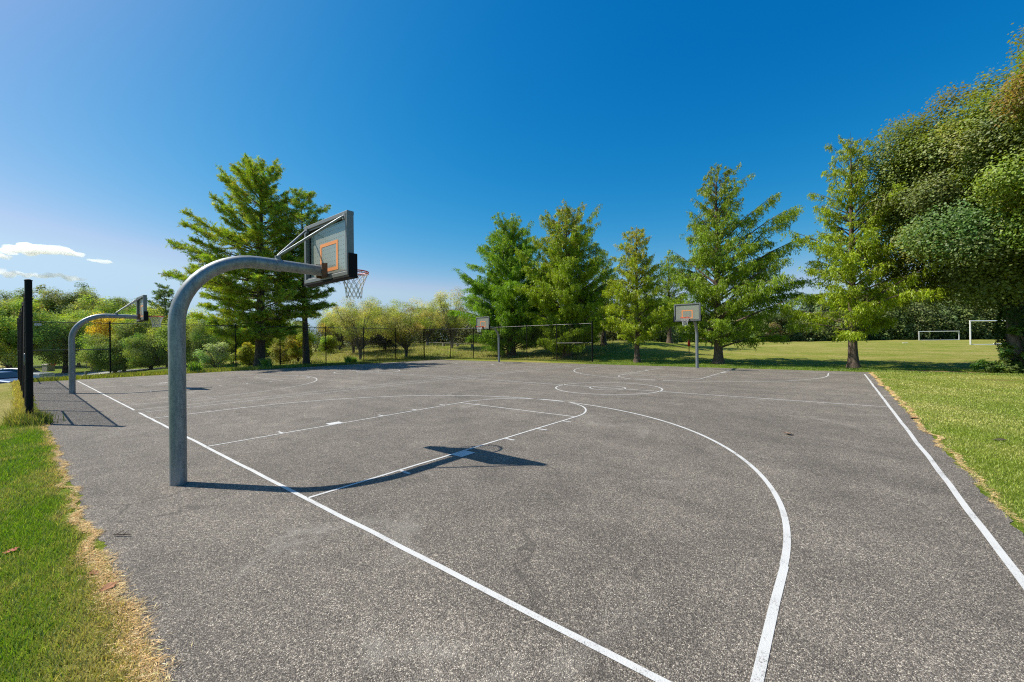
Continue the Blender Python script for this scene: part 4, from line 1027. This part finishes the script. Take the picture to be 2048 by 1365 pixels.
def car(label, x, y, rz, paint, ln=14.5):
    t = thing('parked_car', label, 'car', (x, y, tz(x, y) + .22), rz, 'cars parked beyond the fence')
    w = 5.8; prof = [(0, 1.0), (.05, 1.9), (.25, 2.9), (2.6, 3.2), (3.9, 3.35), (5.9, 4.75), (8.6, 5.0), (11.6, 4.85), (13.3, 3.6), (14.2, 3.3), (14.5, 2.2), (14.45, 1.0)]
    k = ln / 14.5
    def loft(pr, insets, m):
        V = []; n = len(pr)
        for s in (-1, -.86, .86, 1):
            for (px, pz) in pr:
                tum = max(0, (pz - 3.3)) * .32; e = (1 if abs(s) == 1 else .0)
                V.append((px * k - ln / 2 + (0), s * (w / 2 - tum), pz - (.16 if e and pz > 1.2 else 0)))
        F = []
        for j in range(3):
            for i in range(n - 1): F.append((j * n + i, j * n + i + 1, (j + 1) * n + i + 1, (j + 1) * n + i))
            F.append((j * n + n - 1, j * n, (j + 1) * n, (j + 1) * n + n - 1))
        F += [tuple(range(n))[::-1], tuple(range(3 * n, 4 * n))]; m.add(V, F, None, False)
    m = MB(); loft(prof, 0, m); body = m.build('body', paint, t)
    def quad(nm, pts):
        m = MB(); p = np.array(pts, float); c = p.mean(0); n_ = np.cross(p[1] - p[0], p[2] - p[0]); n_ = n_ / np.linalg.norm(n_)
        if n_ @ (c - np.array((0, 0, 2.5))) < 0: n_ = -n_
        q = p + n_ * .06; nn = len(p); m.add(np.concatenate([p, q]), [tuple(range(nn)), tuple(range(nn, 2 * nn))] + [(i, (i + 1) % nn, nn + (i + 1) % nn, nn + i) for i in range(nn)]); return m.build(nm, M['carglass'], body)
    X = lambda v: v * k - ln / 2
    quad('windscreen', [(X(4.0), -2.4, 3.5), (X(4.0), 2.4, 3.5), (X(5.75), 2.15, 4.72), (X(5.75), -2.15, 4.72)])
    quad('rear_window', [(X(13.25), -2.4, 3.72), (X(13.25), 2.4, 3.72), (X(11.75), 2.1, 4.82), (X(11.75), -2.1, 4.82)])
    for s in (-1, 1):
        y1 = s * (w / 2 - .10); y2 = s * (w / 2 - .45)
        quad('side_window', [(X(4.7), y1, 3.5), (X(8.2), y1, 3.5), (X(8.2), y2, 4.65), (X(6.0), y2, 4.55)])
        quad('side_window', [(X(8.45), y1, 3.5), (X(12.6), y1, 3.6), (X(11.4), y2, 4.55), (X(8.45), y2, 4.65)])
        m = MB(); m.bevbox((X(14.42), s * 2.35, 2.9), (.25, .8, .75), .05, 'y'); m.build('tail_light', M['tail'], t)
        m = MB(); m.bevbox((X(.16), s * 2.25, 2.3), (.25, .9, .45), .05, 'y'); m.build('headlight', M['white'], t)
        for xw in (2.7, 11.7):
            m = MB(); m.tube([(X(xw), s * (w / 2 - .62), 1.05), (X(xw), s * (w / 2 + .04), 1.05)], 1.08, 20); wh = m.build('wheel', M['tyre'], t)
            m = MB(); m.tube([(X(xw), s * (w / 2 + .0), 1.05), (X(xw), s * (w / 2 + .07), 1.05)], .66, 16); m.build('rim', M['brushed'], wh)
    return t
car('dark blue hatchback parked beyond the slope, its red tail lamp showing', -152., -8.6, PI + .78, M['carblue'])
car('pale blue car nearest the slope at the left edge', -131., -9.3, PI + .7, M['carpale'])
car('silver car parked farthest off under the tree by the fence', -195., -4.5, PI + .9, M['carsilver'])
t = thing('notice', 'small white notice hung beyond the fence beside the end post', 'sign', (-85.2, -3.7, 9.3), PI / 2)
m = MB(); m.bevbox((0, 0, 0), (.8, .04, .42), .01, 'x'); m.build('panel', M['white'], t)

# ------------------------------------------------------------------ clouds: soft heaps far beyond the wood
def cloud_mat():
    m, nt, out = new_mat('cloud_vapour')
    v = nt.nodes.new('ShaderNodeVolumePrincipled'); v.inputs['Color'].default_value = (1., 1., 1., 1)
    v.inputs['Density'].default_value = .042; v.inputs['Anisotropy'].default_value = .35
    nt.links.new(v.outputs[0], out.inputs['Volume']); return m
M['cloud'] = cloud_mat()
def ico(n=2):
    import bmesh
    b = bmesh.new(); bmesh.ops.create_icosphere(b, subdivisions=n, radius=1.); v = np.array([x.co[:] for x in b.verts]); f = np.array([[q.index for q in p.verts] for p in b.faces]); b.free(); return v, f
IV, IF = ico(3)
def cloud(label, c, dirr, prof, seed):
    # prof: (along, up, radius) of the heaps; remeshed to one closed vapour body
    rng = np.random.default_rng(seed); m = MB(); d = np.array([dirr[0], dirr[1], 0.])
    for (s, u, r_) in prof:
        for _ in range(16):
            o = np.array(c) + d * (s + rng.normal(0, r_ * .6)) + np.array([0, 0, u + rng.normal(0, r_ * .2)]) + rng.normal(0, r_ * .25, 3) * np.array([1, 1, .2])
            k = r_ * rng.uniform(.2, .75); v = IV * (1 + .16 * np.sin(IV @ rng.normal(0, 3, 3) + 1)[:, None] + .10 * np.sin(IV @ rng.normal(0, 8, 3))[:, None])
            m.add(o + v * np.array([k, k, k * .42]), IF, None, True)
    o = m.build('cloud', M['cloud']); md = o.modifiers.new('fuse', 'REMESH'); md.mode = 'VOXEL'; md.voxel_size = 3.2
    tag(o, label, 'cloud', 'small white clouds low over the left wood')
FW = np.array([-.6274, .7787]); RT = np.array([.7787, .6274])
def cpos(px, py, d):
    return (np.array([20.6, -6.5]) + d * FW + RT * (px - 1024) / 806 * d).tolist() + [5.5 + d * (682.5 - .0116 * (px - 1024) - py) / 806]
cl = dict(d=5200.); k_ = cl['d'] / 806
cloud('longest bright cloud, humped, at the left', cpos(75, 500, 5200), RT, [((x) * k_, u * k_, r_ * k_) for x, u, r_ in ((-55, -4, 12), (-35, 3, 15), (-12, 5, 18), (12, 2, 19), (38, -1, 18), (62, -5, 14), (82, -9, 8))], 1)
cloud('small detached cloud right of the longest one', cpos(205, 522, 5200), RT, [(-14 * k_, 1 * k_, 7 * k_), (2 * k_, 0, 9 * k_), (14 * k_, -2 * k_, 6 * k_)], 2)
cloud('lowest thin drawn out cloud above the far wooded rise', cpos(85, 552, 5200), RT, [((x) * k_, u * k_, r_ * k_) for x, u, r_ in ((-85, 9, 11), (-58, 5, 11), (-30, 2, 9), (0, -1, 9), (28, 2, 13), (55, -4, 10), (78, -8, 6))], 3)
cloud('short cloud scrap cut by the left photo edge', cpos(0, 513, 5200), RT, [(-12 * k_, 3 * k_, 9 * k_), (8 * k_, 0, 9 * k_), (20 * k_, -2 * k_, 5 * k_)], 4)

# ------------------------------------------------------------------ sky, sun, camera
SH = np.array([.68, .385]); el = math.atan2(1., np.hypot(*SH)); az = math.atan2(-SH[0], -SH[1])      # azimuth from +Y towards +X
w = bpy.data.worlds.new('World'); scene.world = w; w.use_nodes = True; nt = w.node_tree
bg = nt.nodes['Background']; sky = nt.nodes.new('ShaderNodeTexSky'); sky.sky_type = 'NISHITA'; sky.sun_disc = False
sky.sun_elevation = el; sky.sun_rotation = az; sky.altitude = 0; sky.air_density = 1.0; sky.dust_density = .8; sky.ozone_density = 3.0
hs = nt.nodes.new('ShaderNodeHueSaturation'); hs.inputs['Hue'].default_value = .492; hs.inputs['Saturation'].default_value = 1.42; hs.inputs['Value'].default_value = 1.
nt.links.new(sky.outputs[0], hs.inputs['Color'])
sp_ = nt.nodes.new('ShaderNodeSeparateColor'); nt.links.new(hs.outputs[0], sp_.inputs[0]); kS = .1485
def grade(o, a, p): return math_(nt, 'MULTIPLY', math_(nt, 'POWER', math_(nt, 'MAXIMUM', math_(nt, 'MULTIPLY', o, kS), .0001), p), a / kS)
gB = grade(sp_.outputs[2], .82, .68); gG = math_(nt, 'MINIMUM', grade(sp_.outputs[1], .91, 1.02), math_(nt, 'MULTIPLY', gB, .80)); gR = math_(nt, 'MINIMUM', grade(sp_.outputs[0], 3.9, 1.85), math_(nt, 'MULTIPLY', gG, .72))
cb_ = nt.nodes.new('ShaderNodeCombineColor')
for k_, o_ in enumerate((gR, gG, gB)): nt.links.new(o_, cb_.inputs[k_])
nt.links.new(cb_.outputs[0], bg.inputs[0]); bg.inputs[1].default_value = .105
sun = bpy.data.lights.new('sun', 'SUN'); sun.energy = 4.6; sun.angle = math.radians(.5); sun.color = (1., .95, .86)
so = bpy.data.objects.new('sun', sun); COL.objects.link(so)
so.rotation_euler = Vector((SH[0], SH[1], -1.)).to_track_quat('-Z', 'Y').to_euler(); so.location = (0, 0, 60)

cam = bpy.data.cameras.new('camera'); co = bpy.data.objects.new('camera', cam); COL.objects.link(co); scene.camera = co
cam.sensor_width = 36.; cam.lens = 806.2 / 2048 * 36; cam.clip_start = .05; cam.clip_end = 6000
yaw, pitch, roll = .6782, .001, -.0116
fw = Vector((-math.sin(yaw) * math.cos(pitch), math.cos(yaw) * math.cos(pitch), math.sin(pitch))); rt = Vector((math.cos(yaw), math.sin(yaw), 0)); up = rt.cross(fw)
r2 = rt * math.cos(roll) + up * math.sin(roll); u2 = up * math.cos(roll) - rt * math.sin(roll)
from mathutils import Matrix
co.matrix_world = Matrix(((r2.x, u2.x, -fw.x, 20.631 * S), (r2.y, u2.y, -fw.y, -6.523 * S), (r2.z, u2.z, -fw.z, 5.492 * S), (0, 0, 0, 1)))

scene.view_settings.view_transform = 'Standard'; scene.view_settings.look = 'None'; scene.view_settings.exposure = .5; scene.view_settings.gamma = 1.
scene.render.engine = 'CYCLES'
try:
    scene.cycles.max_bounces = 24; scene.cycles.diffuse_bounces = 4; scene.cycles.transparent_max_bounces = 48; scene.cycles.transmission_bounces = 4; scene.cycles.volume_bounces = 22
    scene.cycles.use_denoising = False; scene.cycles.filter_width = 1.15; scene.cycles.sample_clamp_indirect = 4.
    scene.cycles.caustics_reflective = False; scene.cycles.caustics_refractive = False
except Exception: pass
